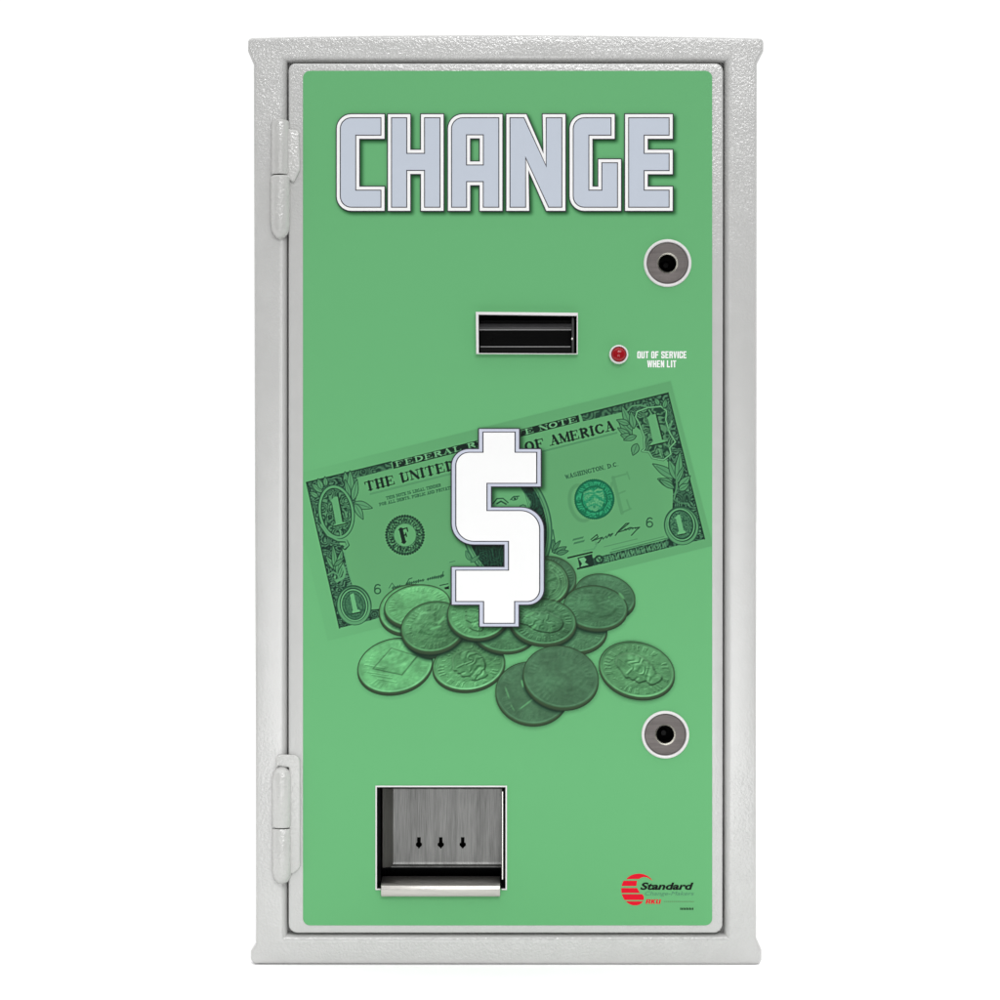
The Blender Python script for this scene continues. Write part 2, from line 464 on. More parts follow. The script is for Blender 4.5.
EU = np.array([363.2, -89.2]) / 374.0
EV = np.array([34.8, 145.7]) / 149.8
def serif(cv, s, start, end, h, col, a=1., wid=None, thin=1., slant=0.):
    """write s from start to end (baseline), letters h tall and leaning with the note"""
    p0 = np.array(start, float); p1 = np.array(end, float)
    adv = [.5 if c == ' ' else .4 if c in ',.' else .55 if c == 'I' else 1. for c in s]
    step = (p1 - p0) / sum(adv); L_ = np.hypot(*step); d = step / L_
    up = -EV * h; t = 0.
    for c, k in zip(s, adv):
        wx = L_ * .92 / .8 * (1. if c != 'I' else 1.)
        o = p0 + step * t + (d * (-.2 * wx) if c == 'I' else 0)
        for a_, b_, w in glyph(c):
            P = o + d * a_[0] * wx + up * (1 - a_[1]); Q = o + d * b_[0] * wx + up * (1 - b_[1])
            cv.seg(tuple(P), tuple(Q), max(.5, w * h * thin), col, a)
        t += k

def engraved(dark=(20, 52, 40), mid=(78, 132, 96), scale=2.2, bias=.42):
    ox, oy = RNG.random(2) * 90
    def f(X, Y):
        w1 = noise(X, Y, scale * 3.2, ox, oy) * 5.5 + noise(X, Y, scale * 1.3, oy, ox) * 1.1
        n = .62 * np.abs(np.sin(math.pi * w1)) ** 1.4 + .38 * noise(X, Y, scale * .55, oy, ox)
        n = np.clip((n - bias) * 2.1 + .2, 0, 1)[..., None]
        return np.asarray(dark, float) * (1 - n) + np.asarray(mid, float) * n
    return f

DK, MD, LT = (20, 50, 38), (62, 112, 82), (100, 172, 116)
PAPER = (99, 168, 113)

def paint_note(cv):
    P = lambda u, v: tuple(np.array([306.5, 482.5]) + EU * u + EV * v)
    # paper with its wide margin, then the printed field a touch greyer
    fade = lambda X, Y: (lambda t: np.asarray((105, 180, 120.)) * (1 - t) + np.asarray((97, 166, 111.)) * t)(np.clip((X - 300) / 150, 0, 1)[..., None])
    cv.poly([P(-16, -11), P(378, -12), P(381, 158.5), P(-16, 159)], fade, .95, soft=1.4)
    cv.poly([P(2, 4), P(368, 4), P(368, 146), P(2, 146)], (98, 167, 111), 1., soft=6)
    cv.poly([P(18, 30), P(345, 26), P(345, 135), P(30, 135)], (96, 163, 109), .8, soft=22)
    # ---- strips along the edges
    TL, TR, BR, BL = (306.5, 482.5), (668, 393), (704.5, 539), (339.5, 628)
    cv.poly([TL, (391, 461.8), (392.3, 468.6), (352, 479), (309, 490)], engraved((26, 62, 46), (70, 120, 86), 3.2))
    cv.poly([(581, 414.6), TR, (670, 402), (627, 411), (583, 421.4)], engraved((26, 62, 46), (66, 114, 82), 3.4))
    cv.poly([TL, (316, 480), (330, 520), (345, 556), (352, 584), (359, 602), (352, 625), BL], engraved())
    cv.poly([BL, (345, 612), (372, 609.5), (384, 608.5), (385, 615.5), (372, 620)], engraved((18, 46, 34), (60, 106, 78)))
    cv.poly([(654, 397), TR, BR, (696, 541), (672, 520), (673, 492), (668, 462), (652, 440), (634, 425), (627, 411)], engraved())
    cv.poly([BR, (584, 568.2), (582, 561), (640, 546), (662, 541), (690, 530)], engraved((18, 48, 36), (62, 112, 82), 2.6))
    for a, b in ((TL, BL), (TL, (391, 461.8)), (TR, BR), ((581, 414.6), TR)): cv.seg(a, b, 1.3, (16, 44, 33), .85)
    cv.seg((610, 552.5), (670, 537.5), .8, (40, 84, 62), .8); cv.seg((612, 549.5), (664, 536.5), .6, (60, 110, 80), .7)
    cv.seg((604, 546.8), (637, 538.9), .7, (74, 126, 90), .8)
    # ---- caption bar
    cv.poly([(392, 461.8), (578.4, 415), (579.8, 421.8), (393.6, 468.8)], (14, 38, 28))
    serif(cv, 'FEDERAL RESERVE NOTE', (395.4, 466.9), (578, 421.2), 4.9, (112, 178, 126), 1., thin=1.15)
    # ---- country name
    serif(cv, 'THE UNITED STATES OF AMERICA', (366.2, 491.2), (616, 429.6), 9.2, (12, 34, 26), 1.)
    for k in (0, 1):
        cv.seg((370, 493.6 + k * 1.1), (455, 472.2 + k * 1.1), .55, (70, 126, 88), .75)
        cv.seg((540, 451.6 + k), (617, 432.2 + k), .55, (60, 116, 80), .75)
    serif(cv, 'THIS NOTE IS LEGAL TENDER', (386.5, 499.6), (441.5, 486.3), 2.9, (42, 92, 62), .85, thin=.8)
    serif(cv, 'FOR ALL DEBTS, PUBLIC AND PRIVATE', (379.5, 506.0), (453, 488.6), 2.9, (42, 92, 62), .85, thin=.8)
    # ---- upper left numeral in its oval
    cx, cy = 336.3, 512
    cv.poly([(309, 484), (352, 472), (358, 480), (356, 500), (350, 514), (344, 536), (322, 534), (318, 512)], engraved())
    for p, q, w in (((322, 492), (312, 484), 5), ((322, 489), (318, 479), 5), ((326, 486), (325, 477), 4), ((347, 486), (345, 472), 5), ((351, 492), (350, 471), 6),
                    ((353, 500), (357, 480), 6), ((354, 503), (372, 508), 7), ((355, 504), (363, 519), 6), ((318, 497), (310, 492), 4), ((350, 497), (345, 480), 4)):
        cv.leaf(p, q, w, (88, 152, 104), (30, 66, 48))
    cv.ell(cx, cy, 18.4, 27.5, -9, (34, 76, 54)); cv.ell(cx, cy, 17.4, 26.6, -9, (92, 160, 108)); cv.ell(cx, cy, 14.6, 23.6, -9, engraved((24, 62, 44), (84, 142, 100), 2.4))
    cv.ell(cx, cy, 14.8, 23.8, -9, (28, 64, 46), ring=1.)
    cv.poly([(330.5, 500.5), (335, 496.5), (338.2, 497), (342.6, 522), (347, 523), (347, 524.6), (333.5, 527.4), (333, 525.6), (335.6, 523.6), (332, 503)], (98, 168, 113))
    cv.line([(338.6, 497.5), (343, 521.5)], 1.5, (16, 44, 32)); cv.line([(332.8, 526.6), (347.6, 523.2)], 1.2, (12, 38, 28))
    cv.line([(331.6, 503), (335.4, 523)], .7, (20, 52, 38), .8); cv.seg((339.8, 530), (341, 536), 1.2, (92, 158, 108))
    # scroll under it
    cv.line([(321, 526), (328, 536), (338, 541), (346, 541), (348, 545), (345, 548.5), (342, 546.5)], 3.2, (34, 72, 52)); cv.line([(321, 525), (328, 535), (338, 540), (346, 540.5), (347.6, 545), (344.6, 547.6)], 2., (92, 158, 108))
    for p, q, w in (((336, 570), (326, 556), 5), ((336, 572), (333, 545), 5), ((337, 574), (342, 550), 6), ((334, 566), (344, 558), 3), ((338, 580), (344, 562), 4)):
        cv.leaf(p, q, w, (86, 150, 102), (22, 56, 40))
    cv.line([(328, 575), (333, 572), (337, 574), (340, 579)], 1.6, (84, 144, 100)); cv.line([(343, 566), (345, 572), (343, 578), (337, 581), (335, 577)], 2.6, (92, 158, 108)); cv.line([(336, 579), (337, 576)], 1., (14, 40, 30))
    cv.line([(344.5, 551), (348, 570), (351.5, 581)], 1.4, (92, 158, 108))
    # ---- lower left numeral
    cx, cy = 354, 605.2
    cv.ell(cx, cy, 17.6, 20.2, -10, (36, 80, 56)); cv.ell(cx, cy + .6, 16.4, 19, -10, (88, 152, 104)); cv.ell(cx, cy - .6, 14.2, 17.2, -10, (30, 68, 50)); cv.ell(cx, cy, 12.6, 15.6, -10, (104, 176, 120), ring=1.2)
    cv.ell(cx, cy, 11, 14.2, -10, engraved((44, 92, 66), (70, 126, 88), 1.5)); cv.ell(cx, cy, 8.6, 11.6, -10, (34, 78, 54), ring=.8)
    cv.poly([(350, 594.6), (353.6, 593), (357.4, 609.4), (359.8, 610), (360, 611.6), (352.6, 613.2), (352.2, 611.6), (353, 610.4)], (106, 180, 122)); cv.seg((352.2, 614), (360.4, 612.2), 1.1, (14, 40, 30))
    # ---- treasury style district seal
    cx, cy = 405, 535
    for k in range(44):
        a = 2 * math.pi * k / 44
        cv.ell(cx + 18.7 * math.cos(a), cy + 19.2 * math.sin(a), 1.25, 1.25, 0, (18, 48, 35), .95)
    cv.ell(cx, cy, 17.6, 18.2, 0, engraved((24, 58, 42), (92, 158, 106), 1.9)); cv.ell(cx, cy, 17.6, 18.2, 0, (24, 60, 44), .8, ring=.8)
    for k in range(34):
        a = 2 * math.pi * k / 34
        p = (cx + 12.6 * math.cos(a), cy + 13 * math.sin(a)); q = (cx + 15.8 * math.cos(a + .05), cy + 16.4 * math.sin(a + .05))
        cv.seg(p, q, .9, (16, 44, 33), .8)
    cv.ell(cx, cy, 11.2, 11.6, 0, (98, 167, 111)); cv.ell(cx, cy, 11.2, 11.6, 0, (34, 76, 54), .7, ring=.6)
    serif(cv, 'F', (401.8, 543.0), (411.8, 540.6), 14., (12, 34, 26))
    # ---- figure 6 twice
    for (x, y, s) in ((377.6, 589, 1.), (649.6, 522.4, 1.)):
        cv.ell(x, y + 1.9, 2.9, 2.7, -12, (36, 80, 56), ring=1.3)
        cv.line([(x - 2.9, y + 2), (x - 2.9, y - 1.4), (x - 1.6, y - 3.9), (x + .6, y - 4.6), (x + 2.4, y - 3.6)], 1.3, (36, 80, 56))
    # ---- handwriting
    def hand(p, q, n, h, seed, a=.9):
        r = random.Random(seed); pts = []; p = np.array(p); q = np.array(q)
        for k in range(n * 3 + 1):
            t = k / (n * 3); w = math.sin(k * 2.1) * h * (.35 + .65 * r.random())
            pts.append(tuple(p + (q - p) * t + np.array([w * .45, -w])))
        cv.line(pts, .75, (26, 64, 46), a)
    hand((392, 588.2), (403, 585.6), 5, 1.9, 1); hand((406, 584), (424, 580), 8, 2.2, 2); hand((427, 579.5), (444, 575.4), 8, 2.1, 3)
    cv.line([(389, 588), (392, 583), (395, 587), (402, 587)], .7, (34, 76, 54), .8); cv.line([(406, 585), (409, 579), (412, 578)], .9, (26, 64, 46), .8)
    cv.line([(441, 578), (443.4, 571.6)], .8, (26, 64, 46), .8)
    cv.line([(591, 539.5), (597, 534.6), (598, 537), (592, 541), (602, 537.4), (599, 542), (596, 544)], 1., (22, 56, 40))
    hand((601, 539), (612, 534.8), 3, 1.7, 5); hand((608, 535.4), (613, 533.6), 3, 1.5, 8)
    cv.line([(615.4, 535.5), (619, 530.5), (626, 523.6), (629, 523.2), (622, 529), (617, 532.6), (624, 530.4), (630, 527.6), (633.5, 528)], 1., (22, 56, 40))
    hand((624, 530), (637, 527.6), 4, 1.3, 6); cv.line([(635, 528), (639.6, 527.2), (636, 530.4), (631.4, 535.4)], 1., (22, 56, 40))
    for x, y in ((573, 540.5), (574, 544)): 
        for k in range(8): cv.seg((x + k * 1.35, y - k * .33), (x + k * 1.35 + .8, y - k * .33 - 1.5), .8, (40, 88, 62), .75)
    # ---- place name and ghost lettering with the green seal over it
    serif(cv, 'WASHINGTON, D.C.', (565.8, 478.9), (619, 465.7), 4.1, (36, 82, 58), .95, thin=.85)
    gh = (84, 146, 98)
    cv.ell(581, 503, 11, 18, -13, gh, .8, ring=3.6, soft=1.4)
    for p, q, w in (((596, 490), (601, 514), 3.), ((612, 483), (607, 512), 2.6), ((613, 477.5), (622, 513), 3.6), ((613, 477.5), (626, 474), 1.8), ((623, 512), (631, 508.6), 1.8), ((618, 494), (625, 491), 1.6), ((627, 472), (629.5, 479), 1.6), ((626.8, 500), (629.6, 508), 1.8)):
        cv.seg(p, q, w, gh, .75)
    cx, cy = 594.4, 499.2; teal = (20, 136, 92); tdk = (8, 98, 66)
    cv.ell(cx, cy, 20, 20, 0, tdk)
    for k in range(60):
        a = 2 * math.pi * k / 60; cv.ell(cx + 19.5 * math.cos(a), cy + 19.7 * math.sin(a), .7, .7, 0, tdk)
    cv.ell(cx, cy, 18.2, 18.2, 0, lambda X, Y: engraved((10, 108, 72), (44, 158, 108), 2.4)(X, Y))
    cv.ell(cx, cy, 12.6, 12.8, 0, tdk, .9, ring=1.6)
    for k in range(26):
        a = 2 * math.pi * k / 26; cv.seg((cx + 14.4 * math.cos(a), cy + 14.4 * math.sin(a)), (cx + 16.4 * math.cos(a), cy + 16.4 * math.sin(a)), .9, (40, 152, 104) if k % 3 else tdk, .9)
    cv.poly([(583.4, 492.2), (590, 489.8), (594, 491), (598, 488), (602.6, 489.6), (604.6, 500), (601.6, 507), (595.4, 511.4), (588.6, 508.8), (585, 502)], (86, 164, 112)); 
    cv.line([(584.6, 503), (594.2, 495.4), (604, 500.6)], 3.2, teal); cv.line([(587, 507.4), (594.4, 504), (600.6, 506.2)], 1.6, teal)
    cv.seg((584.8, 494.4), (603.4, 491), 1.6, teal); cv.seg((593.4, 490), (594, 496), 1.1, teal); cv.ell(594.4, 506.6, 1.4, 1.6, 0, tdk, .8)
    cv.poly([(583.4, 492.2), (590, 489.8), (594, 491), (598, 488), (602.6, 489.6), (604.6, 500), (601.6, 507), (595.4, 511.4), (588.6, 508.8), (585, 502)], engraved((30, 130, 90), (104, 180, 126), 2.), .45)
    # ---- upper right shield and laurel
    for p, q, w in (((632, 434), (619, 422), 7), ((630, 436), (618, 428), 5), ((632, 430), (622, 406), 7), ((634, 428), (631, 412), 6), ((632, 438), (621, 435), 6), ((637, 444), (633, 455), 7), ((636, 436), (624, 440), 5), ((629, 424), (617, 420), 5)):
        cv.leaf(p, q, w, (84, 146, 100), (28, 62, 45))
    shield = [(637, 411.6), (648, 407.6), (661, 406.4), (666.6, 411), (665.8, 420), (669.6, 432.6), (675.4, 442), (669.6, 448), (671, 454), (663.4, 460), (652.6, 458), (649, 452), (642, 451), (644.6, 449), (644, 436), (639, 423), (635.6, 417)]
    cv.poly(shield, engraved((26, 64, 46), (84, 140, 98), 2.6)); cv.line(shield, 2.2, (22, 56, 40), .8, True); cv.line(shield, 1.3, (108, 176, 122), 1., True)
    cv.poly([(647, 418), (650.4, 414.6), (656, 414.2), (662.2, 439.6), (667, 441), (667, 442.6), (650, 446), (650, 444), (653, 441.6), (648.4, 420)], (98, 167, 112))
    cv.line([(656.6, 415), (662.6, 439)], 1.5, (14, 40, 30)); cv.line([(650, 446), (666.6, 442)], 1.3, (12, 36, 27)); cv.seg((659, 449), (661.6, 457), 1.2, (92, 156, 106)); cv.seg((649, 410), (651.5, 414), 1.2, (92, 156, 106))
    for p, q, w in (((664, 408), (666, 399), 4), ((659, 405), (655, 398), 4), ((676, 478), (653, 464), 8), ((677, 480), (669, 460), 7), ((678, 482), (680, 452), 7), ((673, 485), (658, 479), 7), ((674, 488), (660, 480), 5), ((679, 487), (690, 476), 7), ((679, 490), (689, 484), 6), ((676, 484), (684, 466), 4)):
        cv.leaf(p, q, w, (84, 148, 101), (24, 58, 42))
    cv.line([(668, 430), (671, 424), (672, 421)], 1.6, (88, 150, 104)); cv.line([(627, 411), (632, 406), (640, 405), (648, 407)], 1.4, (84, 144, 100)); cv.line([(676, 474), (677, 486), (674, 499)], 1.6, (80, 140, 96))
    cv.ell(684, 497, 7.4, 5.6, 20, engraved((26, 62, 45), (58, 104, 76), 2.6)); cv.line([(675, 500), (680, 503), (688, 503.6)], 1.3, (70, 126, 88))
    # ---- lower right numeral
    cx, cy = 681.6, 525.6
    cv.ell(cx, cy, 17.6, 19.6, -12, (40, 84, 60)); cv.ell(cx, cy + .6, 16.4, 18.4, -12, (86, 150, 102)); cv.ell(cx, cy - .6, 14.4, 16.8, -12, (28, 66, 48)); cv.ell(cx - .6, cy - 1, 13, 15.6, -12, (102, 172, 118), ring=1.2)
    cv.ell(cx - .6, cy - 1, 11, 13.6, -12, engraved((40, 86, 62), (74, 130, 92), 1.5))
    cv.poly([(674.6, 518), (678.2, 514.8), (680, 515), (683.4, 530), (685.6, 531.4), (685.6, 533), (677.6, 534.6), (677.4, 533), (679, 531), (676, 519)], (104, 176, 120)); cv.seg((677.4, 535.4), (686, 533.6), 1., (14, 40, 30))
    # ---- bottom caption seen right of the portrait
    cv.seg((568, 557.8), (592, 552.2), 1.6, (12, 34, 26)); cv.seg((577.6, 568.8), (592, 565.4), 1.6, (12, 34, 26))
    cv.poly([(577.6, 557.8), (592, 554), (594.4, 565), (579.8, 568.4)], (18, 46, 35)); cv.poly([(578.6, 558.6), (584, 557), (586.4, 559.6), (584.8, 562.4), (588.6, 564.8), (580.6, 566.8), (582, 563.6), (580.4, 561)], (108, 178, 124))
    cv.ell(599, 559.4, 4.6, 4.4, 0, (24, 58, 42)); cv.ell(599, 559.4, 2.8, 2.6, 0, (88, 150, 104)); cv.line([(597, 557), (600, 561), (601, 557.6)], 1., (20, 52, 38))
    for k in range(12):
        x = 605 + k * 5.2; y = 559.6 - k * 1.27
        cv.line([(x, y - 2.6), (x + 1.2, y + 1.8), (x + 2.6, y - 2.8), (x + 3.8, y + 1.2)], 1.1, (94, 158, 110), .75)
    cv.line([(552, 552), (555, 543), (553, 530)], 1.2, (40, 88, 62), .9)
    for p, q, w in (((554, 553), (553, 540), 4), ((555, 553), (566, 547), 5), ((557, 553.6), (568, 551), 4), ((553, 550), (560, 541), 3)): cv.leaf(p, q, w, (78, 138, 94), (26, 62, 45), .9)
    cv.line([(584, 551), (594, 549), (597, 544), (595, 541)], 1.6, (88, 152, 104))
    # ---- the oval portrait: only a strip of brow and a strip of coat can be seen past the dollar sign
    cx, cy = 506, 524
    cv.ell(cx, cy, 45.5, 62, -13, (46, 96, 68)); cv.ell(cx, cy, 44, 60.5, -13, (86, 150, 102)); cv.ell(cx, cy, 41.5, 58, -13, (60, 112, 80), ring=.9)
    cv.ell(cx, cy, 40, 56.5, -13, lambda X, Y: engraved((14, 40, 31), (30, 76, 56), 3.4, .5)(X, Y))
    cv.poly([(486, 480), (516, 480), (524, 492), (531, 502), (529, 512), (486, 512)], (100, 170, 114), soft=2.)
    cv.line([(493, 503.6), (497, 498.6), (503, 498.4), (508, 502.6)], 1.2, (34, 76, 54)); cv.line([(497, 503.6), (501, 501.2), (506, 504)], 1.6, (28, 66, 48), .9)
    cv.line([(510.6, 499.6), (514, 496.4), (519, 496.2)], 1.1, (40, 84, 60)); cv.ell(514.6, 498.4, 3., 1.7, -14, (40, 86, 62), ring=.9); cv.ell(514.8, 498.6, 1.1, 1.1, 0, (24, 60, 44))
    cv.line([(520, 506), (523, 504.6), (526, 506)], 1.2, (60, 112, 80))
    for k in range(9): cv.line([(519 + k * 2.4, 484 + k), (525 + k * 2., 494 + k * 1.4), (529 + k * 1.8, 508)], .7, (36, 84, 62), .6)
    for k in range(11): cv.seg((476 + k * 3.2, 546), (479 + k * 3.2, 567), .7, (34, 82, 60), .55)
    for p, q, w in (((470, 560), (466, 551), 4), ((471, 562), (479, 556), 3)): cv.leaf(p, q, w, (84, 146, 100), (44, 92, 66), .9)
    cv.line([(440, 585.5), (444, 584.5), (448, 583.8)], .9, (24, 60, 44)); cv.poly([(444, 587.6), (449, 586), (449, 589), (445.4, 589.4)], (12, 34, 26)); cv.line([(449.5, 562.4), (455, 561)], .6, (62, 114, 82))

HEAD = [(.08, -.62), (-.14, -.6), (-.3, -.45), (-.35, -.24), (-.47, 0), (-.36, .04), (-.4, .13), (-.33, .2), (-.35, .34), (-.2, .38), (-.12, .42), (-.18, .64), (.32, .68), (.27, .42), (.43, .2), (.46, -.2), (.32, -.5)]
for _ in range(2):
    HEAD = [q for i in range(len(HEAD)) for a, b in [(HEAD[i - 1], HEAD[i])] for q in ((a[0] * .75 + b[0] * .25, a[1] * .75 + b[1] * .25), (a[0] * .25 + b[0] * .75, a[1] * .25 + b[1] * .75))]
def sstep(a, b, x):
    t = np.clip((x - a) / (b - a), 0, 1); return t * t * (3 - 2 * t)

def coin_mask(X, Y, c):
    cx, cy, a, b, ang, th = c[:6]
    d = np.minimum(ell_sdf(X, Y, cx, cy - th / 2, a, b - th / 2, ang), ell_sdf(X, Y, cx, cy + th / 2, a, b - th / 2, ang))
    return d

def paint_coin(cv, c, seed):
    cx, cy, a, b, ang, th, base, lo, kind, rot, amp = c
    R = max(a, b) + 9
    sl, X, Y = cv.win(cx - R, cy - R, cx + R, cy + R)
    bb = b - th / 2; fy = cy - th / 2
    # printed contact shade, then the milled edge
    on_coin = np.zeros(X.shape)
    for o_ in COINS[:seed]: on_coin = np.maximum(on_coin, np.clip(.5 - coin_mask(X, Y, o_), 0, 1))
    d = ell_sdf(X, Y, cx + .3, cy + th / 2 + 1.8, a + .2, bb + .4, ang)
    cv.put(sl, np.clip(.5 - d / 5.5, 0, 1) * (.16 + .68 * on_coin), (16, 46, 32))
    d = ell_sdf(X, Y, cx + .2, cy + th / 2 + .9, a, bb + .2, ang)
    cv.put(sl, np.clip(.5 - d / 2.4, 0, 1) * .75 * on_coin, (12, 38, 26))
    d0 = coin_mask(X, Y, c)
    cv.put(sl, np.clip(.5 - d0 / .8, 0, 1), (38, 58, 40))
    de = ell_sdf(X, Y, cx, cy + th * .1, a - .2, bb, ang)
    cv.put(sl, np.clip(.5 - de / 1.6, 0, 1) * .38, (82, 108, 72))
    # the struck face
    u, v = ell_local(X, Y, cx, fy, ang)
    p, q = u / a, v / bb; r = np.hypot(p, q); th_ = np.arctan2(q, p)
    rr = math.radians(rot); hp, hq = p * math.cos(rr) + q * math.sin(rr), -p * math.sin(rr) + q * math.cos(rr)
    o = RNG.random(2) * 80
    h = (noise(p * 30, q * 30, 6.5, *o) * 1.3 + noise(p * 30, q * 30, 3.1, *o[::-1]) * .55 + noise(p * 30, q * 30, 1.5, *(o + 5)) * .4) * sstep(.95, .55, r)
    ring = sstep(.66, .70, r) * sstep(.88, .84, r)
    h += ring * sstep(-.1, .3, np.sin(th_ * 30 + 3 * np.sin(th_ * 5 + seed))) * .6 * (noise(p * 30, q * 30, 6, *(o + 7)) > .35)
    h += sstep(.91, .96, r) * .7
    dark_line = np.zeros(X.shape)
    if kind == 'head':
        d = poly_sdf(hp, hq, HEAD); h *= 1 - .5 * sstep(.03, -.03, d); dark_line = np.exp(-(d / .035) ** 2) * .20; h += sstep(.03, -.03, d) * 2.8 + sstep(0, -.3, d) * 1.2
        h += sstep(.04, -.04, d) * np.sin(hq * 22 + hp * 12 + noise(p * 30, q * 30, 5, *o) * 9) * .5 * (hp > -.08)
        h += sstep(.05, 0, seg_dist(hp, hq, (-.3, -.08), (-.12, -.1))) * .8 - sstep(.06, 0, seg_dist(hp, hq, (-.36, .2), (-.22, .2))) * .8 - sstep(.08, 0, seg_dist(hp, hq, (-.1, .42), (.22, .2))) * 1.2
    elif kind == 'eagle':
        for k in (-1, 1):
            d = poly_sdf(hp, hq, [(0, -.15), (k * .25, -.5), (k * .62, -.3), (k * .55, .1), (k * .3, .35), (0, .3)])
            h += sstep(.06, -.06, d) * (1.3 + .8 * noise(hp * 30, hq * 30, 3.4, *(o + 9)))
    elif kind == 'state':
        quad = [(-.10, -.64), (.58, -.34), (.18, .35), (-.58, .12)]; px_, py_ = (X - cx) / a, (Y - fy) / bb
        d = poly_sdf(px_, py_, quad); dark_line = np.exp(-(d / .022) ** 2) * .28; h = h * .55 + sstep(.02, -.05, d) * noise(p * 30, q * 30, 4, *o) * 1.3
        for k, (y, x0, x1) in enumerate(((-.02, -.78, -.3), (.24, -.72, -.2), (.34, -.6, -.1), (.5, -.45, .02))):
            h += sstep(.04, .0, seg_dist(px_, py_, (x0, y), (x1, y + .12))) * .8
    gy, gx = np.gradient(h); sh = np.clip((gx * .55 + gy * .85) * 4.6, -1.2, 1.2)
    t = np.clip(.5 + .5 * (p * lo[0] + q * lo[1]), 0, 1)[..., None]
    base = np.asarray(base, float); dark = base * lo[2]
    col = base * (1 - t) + dark * t
    mott = (noise(X, Y, 12, *(o + 3)) * .65 + noise(X, Y, 3, *(o + 13)) * .35 - .5)[..., None]
    col = col * (1 - dark_line[..., None]) * (1 + .34 * mott) * (1 + amp * 1.35 * sh[..., None] * np.array([1.05, .8, .95]))
    m = np.clip(.5 - ell_sdf(X, Y, cx, fy, a - .9, bb - .9, ang) / .9, 0, 1)
    cv.put(sl, m, np.clip(col, 0, 215))
    # bright lip and the fine dark line round the face
    dr = ell_sdf(X, Y, cx, fy, a, bb, ang)
    cv.put(sl, np.clip(1 - np.abs(dr + 2.3) / .8, 0, 1) * sstep(-.3, .8, q) * .42, np.minimum(base * 1.28, 200))
    cv.put(sl, np.clip(1 - np.abs(dr + .7) / .8, 0, 1) * .45, (66, 100, 66))

LTC, MDC, DKC, GYC = (106, 180, 118), (92, 156, 104), (76, 124, 88), (74, 116, 84)
#        cx     cy     a    b    tilt th  face  shade (dx, dy, factor)   kind  turn  relief
COINS = [
    (395.2, 666.8, 38.2, 28.4, -13, 2.7, (107, 182, 120), (0, .4, .95), 'state', 0, .12),
    (409.5, 610.5, 31, 26, -14, 3, LTC, (0, .6, .86), 'plain', 0, .10),
    (417.5, 607.0, 33.4, 22.4, -7, 2.7, LTC, (.1, .7, .84), 'plain', 0, .10),
    (437.5, 632.0, 32, 26.5, -10, 2.7, DKC, (0, .9, .6), 'plain', 0, .1),
    (468.8, 666.5, 36.6, 26.5, -8, 2.7, LTC, (.5, -1., .58), 'head', -18, .20),
    (433.3, 628.0, 32.6, 26.6, -12, 2.7, (88, 148, 98), (.7, .7, .8), 'eagle', 40, .16),
    (504.0, 630.5, 33, 24, 6, 2.3, (84, 142, 96), (0, -.7, .7), 'plain', 0, .12),
    (478.6, 614.5, 31.4, 26.8, -6, 2.3, (98, 168, 110), (-.7, .2, .88), 'head', 20, .14),
    (551.0, 578.5, 25.6, 22.5, 10, 2.5, DKC, (.6, -.4, .82), 'plain', 0, .12),
    (543.5, 582.5, 25.6, 24, 18, 2.5, (86, 142, 97), (.5, -.3, .82), 'eagle', 80, .16),
    (605.0, 597.0, 30.8, 23, 14, 3, DKC, (-.2, .5, .9), 'plain', 0, .08),
    (578.0, 633.0, 29.4, 22.5, -6, 3, (82, 134, 94), (.7, -.7, .78), 'plain', 0, .12),
    (595.4, 608.6, 32.2, 23.2, 6, 2.7, (76, 126, 88), (.5, .4, .9), 'eagle', 20, .10),
    (543.0, 622.6, 33.4, 24.6, 5, 2.7, (78, 132, 90), (.5, .3, .84), 'head', 100, .22),
    (532.0, 694.0, 36.8, 32.6, 8, 2.3, GYC, (.4, .2, .92), 'plain', 0, .07),
    (560.8, 678.2, 38.2, 32.4, 12, 2.7, GYC, (.3, -.3, .92), 'eagle', 10, .07),
    (636.8, 670.8, 38.6, 29, 15, 2.7, (94, 156, 104), (-.6, -.4, .84), 'head', -62, .22),
]

def paint_art():
    cv = Canvas(303, 366, 712.4, 742)
    paint_note(cv)
    for i, c in enumerate(COINS): paint_coin(cv, c, i)
    # glints on single coins
    for p, q, w, a in (((430, 629), (441, 626), 2.2, .8), ((438, 624.5), (444.5, 616), 2.4, .8), ((521.6, 680), (523, 687), 2, .85), ((522.5, 686.5), (530.6, 700.6), .1, 0), ((505.5, 688), (509, 697.5), 1.2, .7),
                       ((520.4, 708.4), (530.8, 700.6), 1.3, .8), ((511, 705), (514, 710), 1., .6), ((619, 593), (624, 599), 2.6, .75), ((525, 617), (534, 612), 2.6, .6), ((531, 630), (536, 624.6), 2.6, .6), ((550, 632), (551.5, 626), 2., .6), ((608.6, 597.6), (609.4, 596.6), 1.4, .7)):
        if a: cv.ell((p[0] + q[0]) / 2, (p[1] + q[1]) / 2, math.dist(p, q) / 2, w * .45, math.degrees(math.atan2(q[1] - p[1], q[0] - p[0])), (112, 190, 124), a * .9, soft=1.8)
    for cx, cy, rx, ry in ((545, 582, 14, 13), (545, 583, 18, 17), (544, 584, 21, 21)):
        sl, X, Y = cv.win(cx - 25, cy - 25, cx + 25, cy + 25)
        d = np.abs(ell_sdf(X, Y, cx, cy, rx, ry, 20)); m = np.clip(1 - d / .9, 0, 1) * (X > cx + 4) * .5
        cv.put(sl, m, (112, 176, 120))
    soft = np.stack([blur(cv.c[..., k], 1.0) for k in range(3)], -1)
    cv.c = np.clip(cv.c + .55 * (cv.c - soft), 0, 235)      # the picture was sharpened before printing
    drop_shadow(cv, [offset(DOLLAR, 3.6, 1.27)], 2.2, 2.4, 2.6, .80, (46, 84, 62), 1.)
    return cv

